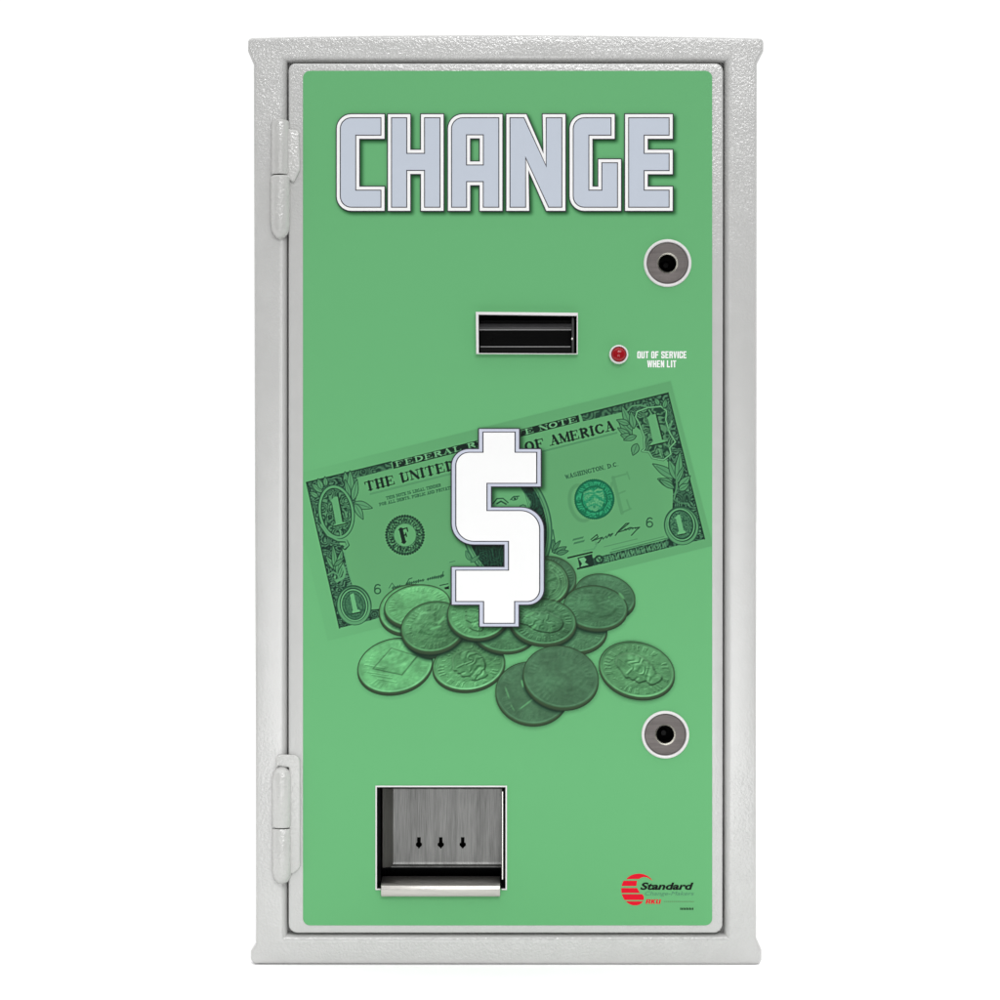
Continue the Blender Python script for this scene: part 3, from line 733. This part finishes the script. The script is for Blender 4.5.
def paint_title():
    cv = Canvas(322, 100, 690, 228)
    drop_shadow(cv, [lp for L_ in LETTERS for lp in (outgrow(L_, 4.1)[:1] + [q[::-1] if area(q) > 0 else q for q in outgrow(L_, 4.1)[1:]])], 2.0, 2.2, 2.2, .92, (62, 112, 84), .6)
    return cv

def sample(cv, X, Y):
    i = np.clip((X - cv.x0) * SS - .5, 0, cv.w - 1.001); j = np.clip((Y - cv.y0) * SS - .5, 0, cv.h - 1.001)
    a = np.floor(i).astype(int); b = np.floor(j).astype(int); u = (i - a)[..., None]; v = (j - b)[..., None]
    c = cv.c
    return (c[b, a] * (1 - u) + c[b, a + 1] * u) * (1 - v) + (c[b + 1, a] * (1 - u) + c[b + 1, a + 1] * u) * v

def grid_print(cv, x0, y0, x1, y1, step, f, keep=None):
    """a finely divided sheet carrying the printed colours"""
    nx, ny = int(math.ceil((x1 - x0) / step)), int(math.ceil((y1 - y0) / step))
    xs = np.linspace(x0, x1, nx + 1); ys = np.linspace(y0, y1, ny + 1)
    X, Y = np.meshgrid(xs, ys)
    idx = np.arange((nx + 1) * (ny + 1)).reshape(ny + 1, nx + 1)
    F = np.stack([idx[1:, :-1], idx[1:, 1:], idx[:-1, 1:], idx[:-1, :-1]], -1)
    if keep is not None:
        cxm = (X[:-1, :-1] + X[1:, 1:]) / 2; cym = (Y[:-1, :-1] + Y[1:, 1:]) / 2
        F = F[keep(cxm, cym)]
    F = F.reshape(-1, 4)
    used, inv = np.unique(F, return_inverse=True); F = inv.reshape(-1, 4)
    x = X.ravel()[used]; y = Y.ravel()[used]
    co = np.stack([(x - 500) * S, np.full_like(x, -f * S), (GROUND - y) * S], -1).astype(np.float32)
    rgb = lin(np.clip(sample(cv, x, y), 0, 255)) / EXPO
    me = bpy.data.meshes.new('g')
    me.vertices.add(len(co)); me.vertices.foreach_set('co', co.ravel())
    me.loops.add(F.size); me.loops.foreach_set('vertex_index', F.ravel().astype(np.int32))
    me.polygons.add(len(F)); me.polygons.foreach_set('loop_start', np.arange(0, F.size, 4, dtype=np.int32))
    me.update(calc_edges=True)
    at = me.attributes.new('print', 'FLOAT_COLOR', 'POINT')
    at.data.foreach_set('color', np.concatenate([rgb, np.ones((len(rgb), 1))], 1).astype(np.float32).ravel())
    return me

def frame_mesh(outer, hole, f, depth, bo, bi, n=7):
    """flat face between an outer outline and an opening; both edges rolled back round"""
    vs, fs = [], []
    def rings(loop, b, sgn):
        first = None; prev = None; m = len(loop)
        for k in range(n + 1):
            a = math.pi / 2 * k / n
            lp = offset(loop, sgn * b * (1 - math.sin(a)))
            ids = list(range(len(vs), len(vs) + m)); vs.extend(W(x, y, f - b * (1 - math.cos(a))) for x, y in lp)
            if prev:
                for i in range(m): fs.append((prev[i], prev[(i + 1) % m], ids[(i + 1) % m], ids[i]))
            else: first = (lp, ids)
            prev = ids
        ids = list(range(len(vs), len(vs) + m)); vs.extend(W(x, y, f - depth) for x, y in loop)
        for i in range(m): fs.append((prev[i], prev[(i + 1) % m], ids[(i + 1) % m], ids[i]))
        return first
    # the first ring of each is the edge of the flat face
    A = rings(outer, bo, -1); B = rings(hole, bi, 1)
    ids = A[1] + B[1]
    for t in tessellate_polygon([[Vector((x, y, 0)) for x, y in A[0]], [Vector((x, y, 0)) for x, y in B[0]]]): fs.append(tuple(ids[i] for i in t))
    me = bpy.data.meshes.new('frame'); me.from_pydata(vs, [], fs)
    bm = bmesh.new(); bm.from_mesh(me); bmesh.ops.recalc_face_normals(bm, faces=bm.faces); bm.to_mesh(me); bm.free()
    return me

# ------------------------------------------------------------------ the machine
machine = bpy.data.objects.new('change_machine', None); COL.objects.link(machine)
machine.empty_display_size = .1
machine['label'] = 'tall light grey money changer with a green front reading CHANGE and a white dollar sign'
machine['category'] = 'change machine'

F_FRAME, F_DOOR, F_PANEL = 4., 5.0, 5.6
def part(name, me, mats, parent=machine, label=None):
    o = link(name, me, parent, [M[k] for k in mats])
    if label: o['label'] = label
    return o

SIL = rpoly([(247.6, 37, 5), (300, 35.6), (380, 34.4), (460, 33.9), (540, 33.9), (620, 34.7), (700, 35.9), (764, 37.4, 5), (763.9, 50.5, 3), (757.4, 63.5, 4), (756.8, 938.5, 4),
             (762, 950.5, 3), (762, 965, 6), (500, 964.6), (250.2, 964.4, 6), (250.4, 951.5, 4), (255.4, 944, 3), (253.2, 64, 4), (247.4, 50.5, 3)])
HOLE = rrect(286.9, 61.3, 724.7, 935.0, 0)
frame = frame_mesh(SIL, HOLE, F_FRAME, 30, 3.2, 8.0)
inner = offset(SIL, -1.2)
shell = slab([inner, rrect(262, 46, 748, 956, 0)], F_FRAME - 29.5, 350, 0)
rear = slab([rrect(258, 42, 752, 960, 0)], F_FRAME - 372, 6, 0)
gap_filler = slab([rrect(283, 57, 729, 939, 0), rrect(294, 68, 717, 928, 0)], F_FRAME - 21, 2, 0)  # grey plate added behind the door so the gap looks less dark
part('cabinet', smooth(join([(frame, 0), (gap_filler, 0), (shell, 0), (rear, 0)]), 30), ['paint'])

SLOT = rrect(477, 313.2, 576.8, 353.4, 0.3)
TRAY = rrect(376.6, 786.8, 505.8, 888.8, 0.3)
LOCKS = [(667.5, 263.2), (665.3, 734.6)]
LAMP = (618.6, 354.6)
holes = [SLOT, TRAY] + [circle(x, y, 21.5, 48) for x, y in LOCKS]
part('door', smooth(slab([rpoly([(288.4, 63, 7), (723.3, 63, 8), (722.6, 933.2, 9), (288.4, 933.2, 9)])] + holes, F_DOOR, 14, 2.2, 4)), ['paint'])

art = paint_art(); title = paint_title()
lockfree = lambda X, Y: np.hypot(X - LOCKS[1][0], Y - LOCKS[1][1]) > 22
base = slab([rrect(303, 70.8, 712.2, 925.4, 7)] + holes, F_PANEL, .9, .15, 1)
g1 = grid_print(art, 303.4, 368, 711.8, 740, 1.0, F_PANEL + .06, lockfree)
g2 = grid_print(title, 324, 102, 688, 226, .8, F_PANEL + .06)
# one panel: the sheet of vinyl and the two shaded fields printed on it
def stack(meshes):
    """join with materials and the print attribute kept"""
    objs = []
    bm = bmesh.new(); lay = bm.verts.layers.float_color.new('print')
    for me, mi in meshes:
        n0 = len(bm.faces); bm.from_mesh(me); bm.faces.ensure_lookup_table()
        for k in range(n0, len(bm.faces)): bm.faces[k].material_index = mi
    out = bpy.data.meshes.new('s'); bm.to_mesh(out); bm.free(); return out
panel = part('graphic_panel', stack([(g1, 1), (g2, 1), (base, 0)]), ['green', 'print'])

# printed note and coins
P_ = lambda u, v: tuple(np.array([306.5, 482.5]) + EU * u + EV * v)
NOTE = [P_(-17, -12.5), P_(379, -13), P_(382, 160), P_(-17, 160)]
part('printed_banknote', grid_print(art, 303.6, 375, 711.6, 650, .6, F_PANEL + .14, lambda X, Y: poly_sdf(X, Y, NOTE) < 0), ['print'], panel,
     'green printed dollar note lying tilted behind the dollar sign')
for i, c in enumerate(COINS):
    R = max(c[2], c[3]) + 3
    me = grid_print(art, c[0] - R, c[1] - R, c[0] + R, c[1] + R, .6, F_PANEL + .2 + i * .06, lambda X, Y: coin_mask(X, Y, c) < .5)
    part('printed_coin', me, ['print'], panel)

# lettering
f0 = F_PANEL + 1.4
parts_ = []
for L_ in LETTERS:
    for k, (d, mi) in enumerate(((4.45, 0), (3.5, 1), (.5, 0), (-.45, 2))):
        parts_.append((flat(outgrow(L_, d), f0 + k * .07), mi))
part('title_lettering', join(parts_), ['ink_line', 'ink_white', 'ink_grey'], panel)
parts_ = [(flat([offset(DOLLAR, d, 1.27)], f0 + k * .07), mi) for k, (d, mi) in enumerate(((3.95, 0), (3.05, 1), (.45, 0), (-.45, 2)))]
part('dollar_sign', join(parts_), ['ink_line', 'ink_lilac', 'ink_white'], panel)

f1 = F_PANEL + .1
def heavy(s, x0, x1, y0, y1, f):
    """condensed heavy capitals cut as bars and polygons"""
    t = .36; B = lambda a, b, c, d: [(a, b), (c, b), (c, d), (a, d)]
    G = {'O': [rpoly([(0, 0, .25), (1, 0, .25), (1, 1, .12), (0, 1, .12)], 3)], 'U': [rpoly([(0, 0), (t, 0), (t, .84), (1 - t, .84), (1 - t, 0), (1, 0), (1, 1, .14), (0, 1, .14)], 3)],
         'T': [[(0, 0), (1, 0), (1, .18), (.5 + t / 2, .18), (.5 + t / 2, 1), (.5 - t / 2, 1), (.5 - t / 2, .18), (0, .18)]],
         'F': [[(0, 0), (.95, 0), (.95, .18), (t, .18), (t, .41), (.85, .41), (.85, .58), (t, .58), (t, 1), (0, 1)]],
         'E': [[(0, 0), (.95, 0), (.95, .18), (t, .18), (t, .41), (.85, .41), (.85, .58), (t, .58), (t, .82), (.95, .82), (.95, 1), (0, 1)]],
         'S': [rpoly([(0, 0, .12), (1, 0, .12), (1, .34), (1 - t, .34), (1 - t, .17), (t, .17), (t, .38), (1, .56, .05), (1, 1, .12), (0, 1, .12), (0, .66), (t, .66), (t, .83), (1 - t, .83), (1 - t, .66), (0, .46, .05)], 3)],
         'R': [rpoly([(0, 0), (1, 0, .14), (1, .46, .08), (.82, .52), (1, .62, .06), (1, 1), (1 - t, 1), (1 - t, .62), (t, .6), (t, 1), (0, 1)], 3)],
         'V': [[(0, 0), (t, 0), (.5, .7), (1 - t, 0), (1, 0), (.68, 1), (.32, 1)]], 'I': [B(0, 0, 1, 1)],
         'C': [rpoly([(0, 0, .12), (1, 0, .12), (1, .4), (1 - t, .4), (1 - t, .17), (t, .17), (t, .83), (1 - t, .83), (1 - t, .6), (1, .6), (1, 1, .12), (0, 1, .12)], 3)],
         'W': [[(0, 0), (.24, 0), (.31, .62), (.40, 0), (.60, 0), (.69, .62), (.76, 0), (1, 0), (.84, 1), (.60, 1), (.5, .42), (.40, 1), (.16, 1)]],
         'H': [[(0, 0), (t, 0), (t, .4), (1 - t, .4), (1 - t, 0), (1, 0), (1, 1), (1 - t, 1), (1 - t, .6), (t, .6), (t, 1), (0, 1)]],
         'N': [[(0, 0), (t, 0), (1 - t + .04, .5), (1 - t + .04, 0), (1, 0), (1, 1), (1 - t, 1), (t - .04, .5), (t - .04, 1), (0, 1)]],
         'L': [[(0, 0), (t, 0), (t, .82), (.9, .82), (.9, 1), (0, 1)]],
         'K': [[(0, 0), (t, 0), (t, .38), (.64, 0), (1.04, 0), (.62, .46), (1.06, 1), (.68, 1), (t, .62), (t, 1), (0, 1)]]}
    holes_ = {'O': [B(t, .16, 1 - t, .84)], 'R': [B(t, .17, 1 - t, .42)]}
    wd = {'I': .40, 'W': 1.5, ' ': .45}
    gap = .16; tot = sum(wd.get(c, 1.) + gap for c in s) - gap; k = (x1 - x0) / tot; x = x0; out = []
    for c in s:
        w_ = wd.get(c, 1.) * k
        if c != ' ':
            T_ = lambda lp: [(x + a * w_, y0 + b * (y1 - y0)) for a, b in lp]
            out.append((flat([T_(G[c][0])] + [T_(h) for h in holes_.get(c, [])], f), 0))
        x += w_ + gap * k
    return out
part('notice_lettering', join(heavy('OUT OF SERVICE', 637.2, 686.6, 351.3, 358.3, f1) + heavy('WHEN LIT', 647.2, 676.2, 360.4, 367.4, f1)), ['ink_white'], panel)

# maker's emblem: a red disc of bars with a bite taken out of its right side
def emblem():
    out = []
    cx, cy, R = 635.2, 889.6, 16.0; X = lambda v: 618 + v / 25.; Y = lambda v: 870 + v / 25.
    rows = [((90, 228), 'a'), ((268, 400), 'b'), ((450, 574), 'c'), ((604, 750), 'd'), ((782, 885), 'e')]
    right = {268: 478, 330: 468, 400: 462, 450: 478, 500: 505, 574: 548, 604: 600, 640: 640, 700: 652, 750: 640, 782: 625, 820: 600, 860: 550, 885: 470}
    ks = sorted(right)
    def rx(v):
        for a, b in zip(ks, ks[1:]):
            if a <= v <= b: return X(right[a] + (right[b] - right[a]) * (v - a) / (b - a))
        return X(right[ks[-1]])
    def lx(y): return cx + .4 - math.sqrt(max(0., R * R - (y - cy) ** 2)) * .9
    top = [(X(v[0]), Y(v[1])) for v in ((205, 228), (250, 180), (330, 130), (430, 98), (540, 90), (640, 104), (740, 148), (810, 200), (870, 268), (800, 228), (735, 186), (650, 172), (590, 186), (545, 212), (535, 224))]
    out.append(flat([top], f1))
    for (a, b), k in rows[1:]:
        ys = [Y(a + (b - a) * t / 5) for t in range(6)]
        out.append(flat([[(lx(y), y) for y in ys] + [(rx(a + (b - a) * t / 5), Y(a + (b - a) * t / 5)) for t in range(5, -1, -1)]], f1))
    return join([(m, 0) for m in out])
part('maker_emblem', emblem(), ['ink_red'], panel)
def lean(me, yb):
    for v in me.vertices: v.co.x += (v.co.z - (GROUND - yb) * S) * .18
    return me
tiny = []
for k in range(9): tiny.append((flat([rrect(680.2 + k * 1.52, 907.6 + .25 * (k % 2), 681.2 + k * 1.52, 909.9, 0)], f1), 3))
for k in range(16): tiny.append((flat([rrect(664 + k * 1.9, 901.0, 665.5 + k * 1.9, 902.2, 0)], f1), 4))
part('maker_lettering', join([(text_mesh('Standard', 640.2, 693.6, 882.4, 889.9, f1, shear=.24, bold=.038), 0),
                              (text_mesh('Change-Makers', 645, 694, 891.4, 896.6, f1, shear=.28), 1),
                              ] + [(lean(m, 903.8), 2) for m, _ in heavy('RKU', 645.6, 660.2, 899.3, 903.8, f1)] + tiny),
     ['ink_black', 'ink_thin', 'ink_red', 'ink_black', 'ink_olive'], panel)
panel.data.materials[0] = M['green']

# hinges
def hinge(kind):
    h = bpy.data.objects.new('hinge', None); COL.objects.link(h); h.parent = machine
    if kind == 'upper':
        h.location = W(281, 178, F_FRAME)
        xc, R, f = 280.4, 9.9, F_FRAME + 1.5
        up = [(0, 119), (R - 4, 119.4), (R - 1.2, 121.5), (R - .6, 126), (R - .6, 173), (R - 1.4, 174.6), (0, 174.6)]
        lo = [(0, 176), (R - 1.2, 176), (R, 177.4), (R, 224), (R - .8, 230), (R - 2.6, 234.5), (R - 5.5, 237.6), (R - 8, 238.8), (0, 239.2)]
        leaf_ = rpoly([(283, 128, 3), (299.5, 131, 5), (300.5, 170, 5), (294, 183, 2), (283, 176, 1)])
    else:
        h.location = W(281, 826, F_FRAME)
        xc, R, f = 282.0, 10.2, F_FRAME + 1.5
        up = [(0, 766.4), (R - 8, 766.6), (R - 5.5, 767.6), (R - 2.6, 770.2), (R - .8, 774), (R, 780), (R, 825.5), (R - 1, 827), (0, 827)]
        lo = [(0, 828.2), (R - .8, 828.2), (R - .2, 829.2), (R - .2, 870), (R - 1., 876), (R - 3, 880.4), (R - 6, 883), (0, 884)]
        leaf_ = rpoly([(276, 754.4, 5), (300.6, 754.4, 8), (300.6, 868, 7), (289, 876, 3), (289, 767, 1), (276, 767, 1)])
    for pr in (up, lo):
        o = link('knuckle', smooth(lathe(pr, 0, 0, 40, True, xc, f)), h, [M['hinge']])
    lf = link('leaf', smooth(slab([leaf_], F_DOOR + 4.2, 6, 1.8, 3)), h, [M['hinge']])
    mi = Matrix.Translation(-Vector(h.location))
    for o in h.children: o.data.transform(mi)
    return h
hinge('upper'); hinge('lower')

# locks: a turned steel barrel in a white collar
def lock(x, y):
    l = bpy.data.objects.new('lock', None); COL.objects.link(l); l.parent = machine; l.location = W(x, y, F_PANEL)
    f = F_PANEL
    col_ = lathe([(23.9, f - .6), (23.9, f + 1.2), (23.3, f + 2.2), (22.3, f + 2.6), (21.4, f + 2.3), (20.8, f + 1.2), (20.8, f - 4)], x, y)
    cyl = lathe([(20.5, f - 4), (20.5, f + .2), (19.8, f + .9), (10.4, f + .9)], x, y)
    lip = lathe([(10.4, f + .9), (8.9, f - .9), (8.6, f - 3.5), (8.6, f - 5)], x, y)
    bore = lathe([(8.6, f - 5), (8.6, f - 30), (0, f - 30)], x, y)
    pin = lathe([(3.4, f - 30), (3.4, f - 22), (2.6, f - 21), (0, f - 21)], x - .3, y + .2)
    link('collar', smooth(col_), l, [M['white']])
    link('barrel', smooth(join([(cyl, 0), (lip, 1)]), 25), l, [M['lock_steel'], M['chrome']])
    link('keyway', smooth(join([(bore, 0), (pin, 1)])), l, [M['dark'], M['black']])
    mi = Matrix.Translation(-Vector(l.location))
    for o in l.children: o.data.transform(mi)
for xy in LOCKS: lock(*xy)

# indicator lamp
lamp = bpy.data.objects.new('indicator_lamp', None); COL.objects.link(lamp); lamp.parent = machine; lamp.location = W(*LAMP, F_PANEL)
lx_, ly_ = LAMP; f = F_PANEL
bez = lathe([(9.6, f - .4), (9.6, f + 4.0), (9.2, f + 5.2), (8.4, f + 5.6), (7.8, f + 5.2), (7.5, f + 4), (7.5, f)], lx_, ly_, 48)
dome = lathe([(7.5 * math.cos(t), f + 3.4 + 4.6 * math.sin(t)) for t in [math.radians(d) for d in range(0, 86, 8)]] + [(0, f + 8.0)], lx_, ly_, 48)
link('bezel', smooth(bez), lamp, [M['white']]); link('lens', smooth(dome, 60), lamp, [M['red']])
mi = Matrix.Translation(-Vector(lamp.location))
for o in lamp.children: o.data.transform(mi)

# note slot
slot = bpy.data.objects.new('note_slot', None); COL.objects.link(slot); slot.parent = machine
f = F_PANEL
bezel = slab([[(475.8, 312.2), (577.8, 313.2), (577.6, 354.6), (476.2, 354.2)], [(478.6, 314.9), (478.8, 353.4), (576.6, 353.8), (576.6, 316.2)]], f + 6, 7, .5, 2)
link('bezel', smooth(bezel), slot, [M['white']])
box = quads([[(478, 314, f + 1), (577, 315, f + 1), (576, 319, f - 22), (480, 319, f - 22)], [(478, 354, f + 1), (480, 350, f - 22), (576, 350, f - 22), (577, 354, f + 1)],
             [(478, 314, f + 1), (480, 319, f - 22), (480, 350, f - 22), (478, 354, f + 1)], [(577, 315, f + 1), (577, 354, f + 1), (576, 350, f - 22), (576, 319, f - 22)],
             [(480, 319, f - 22), (576, 319, f - 22), (576, 350, f - 22), (480, 350, f - 22)]])
link('throat', box, slot, [M['black']])
M['glint'] = new_mat('painted_glint', (.22, .22, .22), .35)  # pale grey for strips that paint a highlight along the guide edges
link('guide', smooth(join([(prism([(329.2, f + .6), (329.5, f + 1.6), (330.3, f + 1.2), (330.4, f - .4)], 479.2, 571.4, .1), 1), (prism([(322.6, f - 16), (323.6, f - 3), (328.0, f + 1.6), (329.4, f + 1.2), (330.2, f - 4), (330.2, f - 16)], 478.9, 571.8, .35), 0)])), slot, [M['black_soft'], M['glint']])
link('guide', smooth(join([(prism([(346.2, f - .2), (346.4, f + .7), (347.2, f + .7), (347.3, f - .2)], 480.4, 570.4, .1), 1), (prism([(346.4, f - 16), (346.2, f - .6), (347.4, f + .4), (352.6, f - .5), (353.2, f - 16)], 480.2, 570.8, .35), 0)])), slot, [M['dark'], M['glint']])
link('side_rail', smooth(slab([rrect(571.8, 317.5, 574.2, 353, .6)], f - .5, 14, .5, 2)), slot, [M['black_soft']])
link('pin', smooth(lathe([(1.1, f - 2), (1.1, f + .5), (.6, f + .9), (0, f + 1)], 572.3, 338.8, 16)), slot, [M['chrome']])

# coin cup
cup = bpy.data.objects.new('coin_cup', None); COL.objects.link(cup); cup.parent = machine
trim = slab([[(375.4, 785.6), (507, 785.6), (507, 889.9), (501.6, 889.9), (501.6, 888.6), (505.5, 888.6), (505.5, 787.1), (376.9, 787.1), (376.9, 888.6), (380.8, 888.6), (380.8, 889.9), (375.4, 889.9)]], f + 1.2, 2, .3, 1)
link('trim', smooth(trim), cup, [M['white']])
B0, B1 = f - 52, f - 40
liner = quads([[(376.8, 787, f), (505.6, 787, f), (503, 789.4, f - 8), (380.6, 789.4, f - 8)],
               [(376.8, 787, f), (380.6, 789.4, f - 8), (380.6, 884, f - 8), (376.8, 889, f)],
               [(505.6, 787, f), (505.6, 889, f), (501.2, 884, f - 8), (503, 789.4, f - 8)],
               [(376.8, 889, f), (380.6, 884, f - 8), (501.2, 884, f - 8), (505.6, 889, f)],
               [(380, 860, f - 70), (503, 860, f - 70), (503, 889, f - 70), (380, 889, f - 70)],
               [(380, 889, f - 70), (503, 889, f - 70), (503, 889, f - 8), (380, 889, f - 8)],
               [(379.5, 789, f - 8), (379.5, 889, f - 8), (379.5, 889, f - 70), (379.5, 789, f - 70)], [(504, 789, f - 8), (504, 789, f - 70), (504, 889, f - 70), (504, 889, f - 8)],
               [(379.5, 789, f - 70), (504, 789, f - 70), (504, 870, f - 70), (379.5, 870, f - 70)]])
link('liner', liner, cup, [M['black']])
def deep(x, y, d):
    """where a point seen at x,y on the front lies when it is d pixels further back"""
    k = 1 + d / (2.0 / S); return 500 + (x - 500) * k, 500 + (y - 500) * k
def keyhole(x):
    return [deep(a, b, 34) for a, b in ((x - 1.8, 837.2), (x + 1.8, 837.2), (x + 1.8, 842.4), (x + 3.1, 843.4), (x + 3.1, 845.6), (x + .9, 847.6), (x + .5, 848.6), (x - .5, 848.6), (x - .9, 847.6), (x - 3.1, 845.6), (x - 3.1, 843.4), (x - 1.8, 842.4))]
bx0, by0 = deep(392.8, 789.0, 34); bx1, by1 = deep(501.6, 862.0, 34)
back = slab([[(bx0, by0), (bx1, by0), (bx1, by1), (bx0, by1)]] + [keyhole(x) for x in (418.9, 440.8, 462.7)], f - 34, 2, 0)
yb = deep(0, 867.2, 29)[1]
back_bend = prism([(by1, f - 34), (by1 + 2.2, f - 33.2), (yb - 1, f - 29.6), (yb, f - 29), (yb + .2, f - 30.4), (by1 + 2, f - 35), (by1, f - 36)], deep(383, 0, 34)[0], bx1)
ceil = quads([[(381.2, 789.0, f - 8.5), (502.4, 789.0, f - 8.5), (bx1, by0 - .5, f - 33), (bx0, by0 - .5, f - 33)]])
link('back_plate', smooth(join([(back, 0), (back_bend, 0)])), cup, [M['steel']])
wall_l = quads([[(382.2, 789.6, f - 8), (382.2, 869, f - 8), (bx0 + .5, yb, f - 34), (bx0 + .5, by0, f - 34)], [(bx1, by0, f - 34), (bx1, yb, f - 34), (502.2, 869, f - 8), (502.2, 789.6, f - 8)]])
link('side_wall', join([(wall_l, 0), (ceil, 0)]), cup, [M['steel_side']])
link('edge_strip', smooth(slab([rrect(501.9, 792, 503.2, 880, .3)], f - 3, 3, .3, 1)), cup, [M['chrome']])
lipm = prism([(880.0, f - 26), (882.8, f + 1), (885.2, f + 5.0), (888.4, f + 6.4), (894.2, f + 5.8), (896.0, f + 4.4), (896.2, f + .6), (893, f + .4), (889.2, f - .2), (886, f - 4), (883, f - 26)], 381.2, 500.2, .55)
link('lip', smooth(lipm), cup, [M['steel_bright']])

# ------------------------------------------------------------------ white sweep under the machine
me = bpy.data.meshes.new('floor'); R_ = 40.
me.from_pydata([(-R_, -.55, 0), (R_, -.55, 0), (R_, R_, 0), (-R_, R_, 0)], [], [(0, 1, 2, 3)])
fl = link('floor', me, None, [M['floor']]); fl.location.z = -.0001
fl['kind'] = 'structure'; fl['label'] = 'plain white studio floor under the money changer'

# ------------------------------------------------------------------ light: a white studio, dim behind the camera, softboxes above, fills added low in front
w = bpy.data.worlds.new('World'); SC.world = w; w.use_nodes = True
N, L = w.node_tree.nodes, w.node_tree.links
bg = N['Background']
tc = N.new('ShaderNodeTexCoord'); sp = N.new('ShaderNodeSeparateXYZ'); L.new(tc.outputs['Generated'], sp.inputs[0])
r1 = N.new('ShaderNodeMapRange'); r1.interpolation_type = 'SMOOTHSTEP'
r1.inputs[1].default_value = -.6; r1.inputs[2].default_value = .1; r1.inputs[3].default_value = .30; r1.inputs[4].default_value = 1.32
L.new(sp.outputs['Y'], r1.inputs[0])
r2 = N.new('ShaderNodeMapRange'); r2.interpolation_type = 'SMOOTHSTEP'
r2.inputs[1].default_value = .40; r2.inputs[2].default_value = .95; r2.inputs[3].default_value = 0.; r2.inputs[4].default_value = 1.45
L.new(sp.outputs['Z'], r2.inputs[0])
ad = N.new('ShaderNodeMath'); L.new(r1.outputs[0], ad.inputs[0]); L.new(r2.outputs[0], ad.inputs[1])
cb = N.new('ShaderNodeCombineColor')
for k in range(3): L.new(ad.outputs[0], cb.inputs[k])
L.new(cb.outputs[0], bg.inputs['Color']); bg.inputs['Strength'].default_value = 1.0

def softbox(name, loc, target, sx, sy, watts, col=(1, 1, 1)):
    d = bpy.data.lights.new(name, 'AREA'); d.shape = 'RECTANGLE'; d.size = sx; d.size_y = sy; d.energy = watts; d.color = col
    o = bpy.data.objects.new(name, d); COL.objects.link(o); o.location = loc
    o.rotation_euler = (Vector(target) - Vector(loc)).to_track_quat('-Z', 'Y').to_euler()
    return o
softbox('softbox_key', (.6, -3.0, 2.3), (0, 0, .40), 2.0, 1.2, 60)
softbox('added_front_fill', (0, -3.3, -.20), (0, 0, .2), 1.5, 1.2, 21)  # unseen, added below floor level to brighten reflections on the lower frame
softbox('spot_top', (0, -1.75, 1.52), (0, 0, .74), .12, .05, 2.0)
softbox('spot_side', (-.85, -1.7, 1.15), (-.2, 0, .65), .06, .22, 1.0)
softbox('added_low_fill', (-.1, -.85, .06), (0, 0, .12), 1.1, .10, .15)  # unseen strip added in front to lighten the machine's foot

# ------------------------------------------------------------------ camera
D = 2.0
cam = bpy.data.cameras.new('camera'); co = bpy.data.objects.new('camera', cam); COL.objects.link(co)
cam.sensor_width = 36; cam.lens = 36 * D / (1000 * S); cam.clip_start = .05; cam.clip_end = 200
co.location = (0, -D - F_PANEL * S, (GROUND - 500) * S); co.rotation_euler = (math.radians(90), 0, 0)
SC.camera = co
SC.view_settings.view_transform = 'Standard'; SC.view_settings.look = 'None'
SC.view_settings.exposure = -.26; SC.view_settings.gamma = 1; SC.view_settings.use_curve_mapping = False
SC.cycles.use_denoising = True
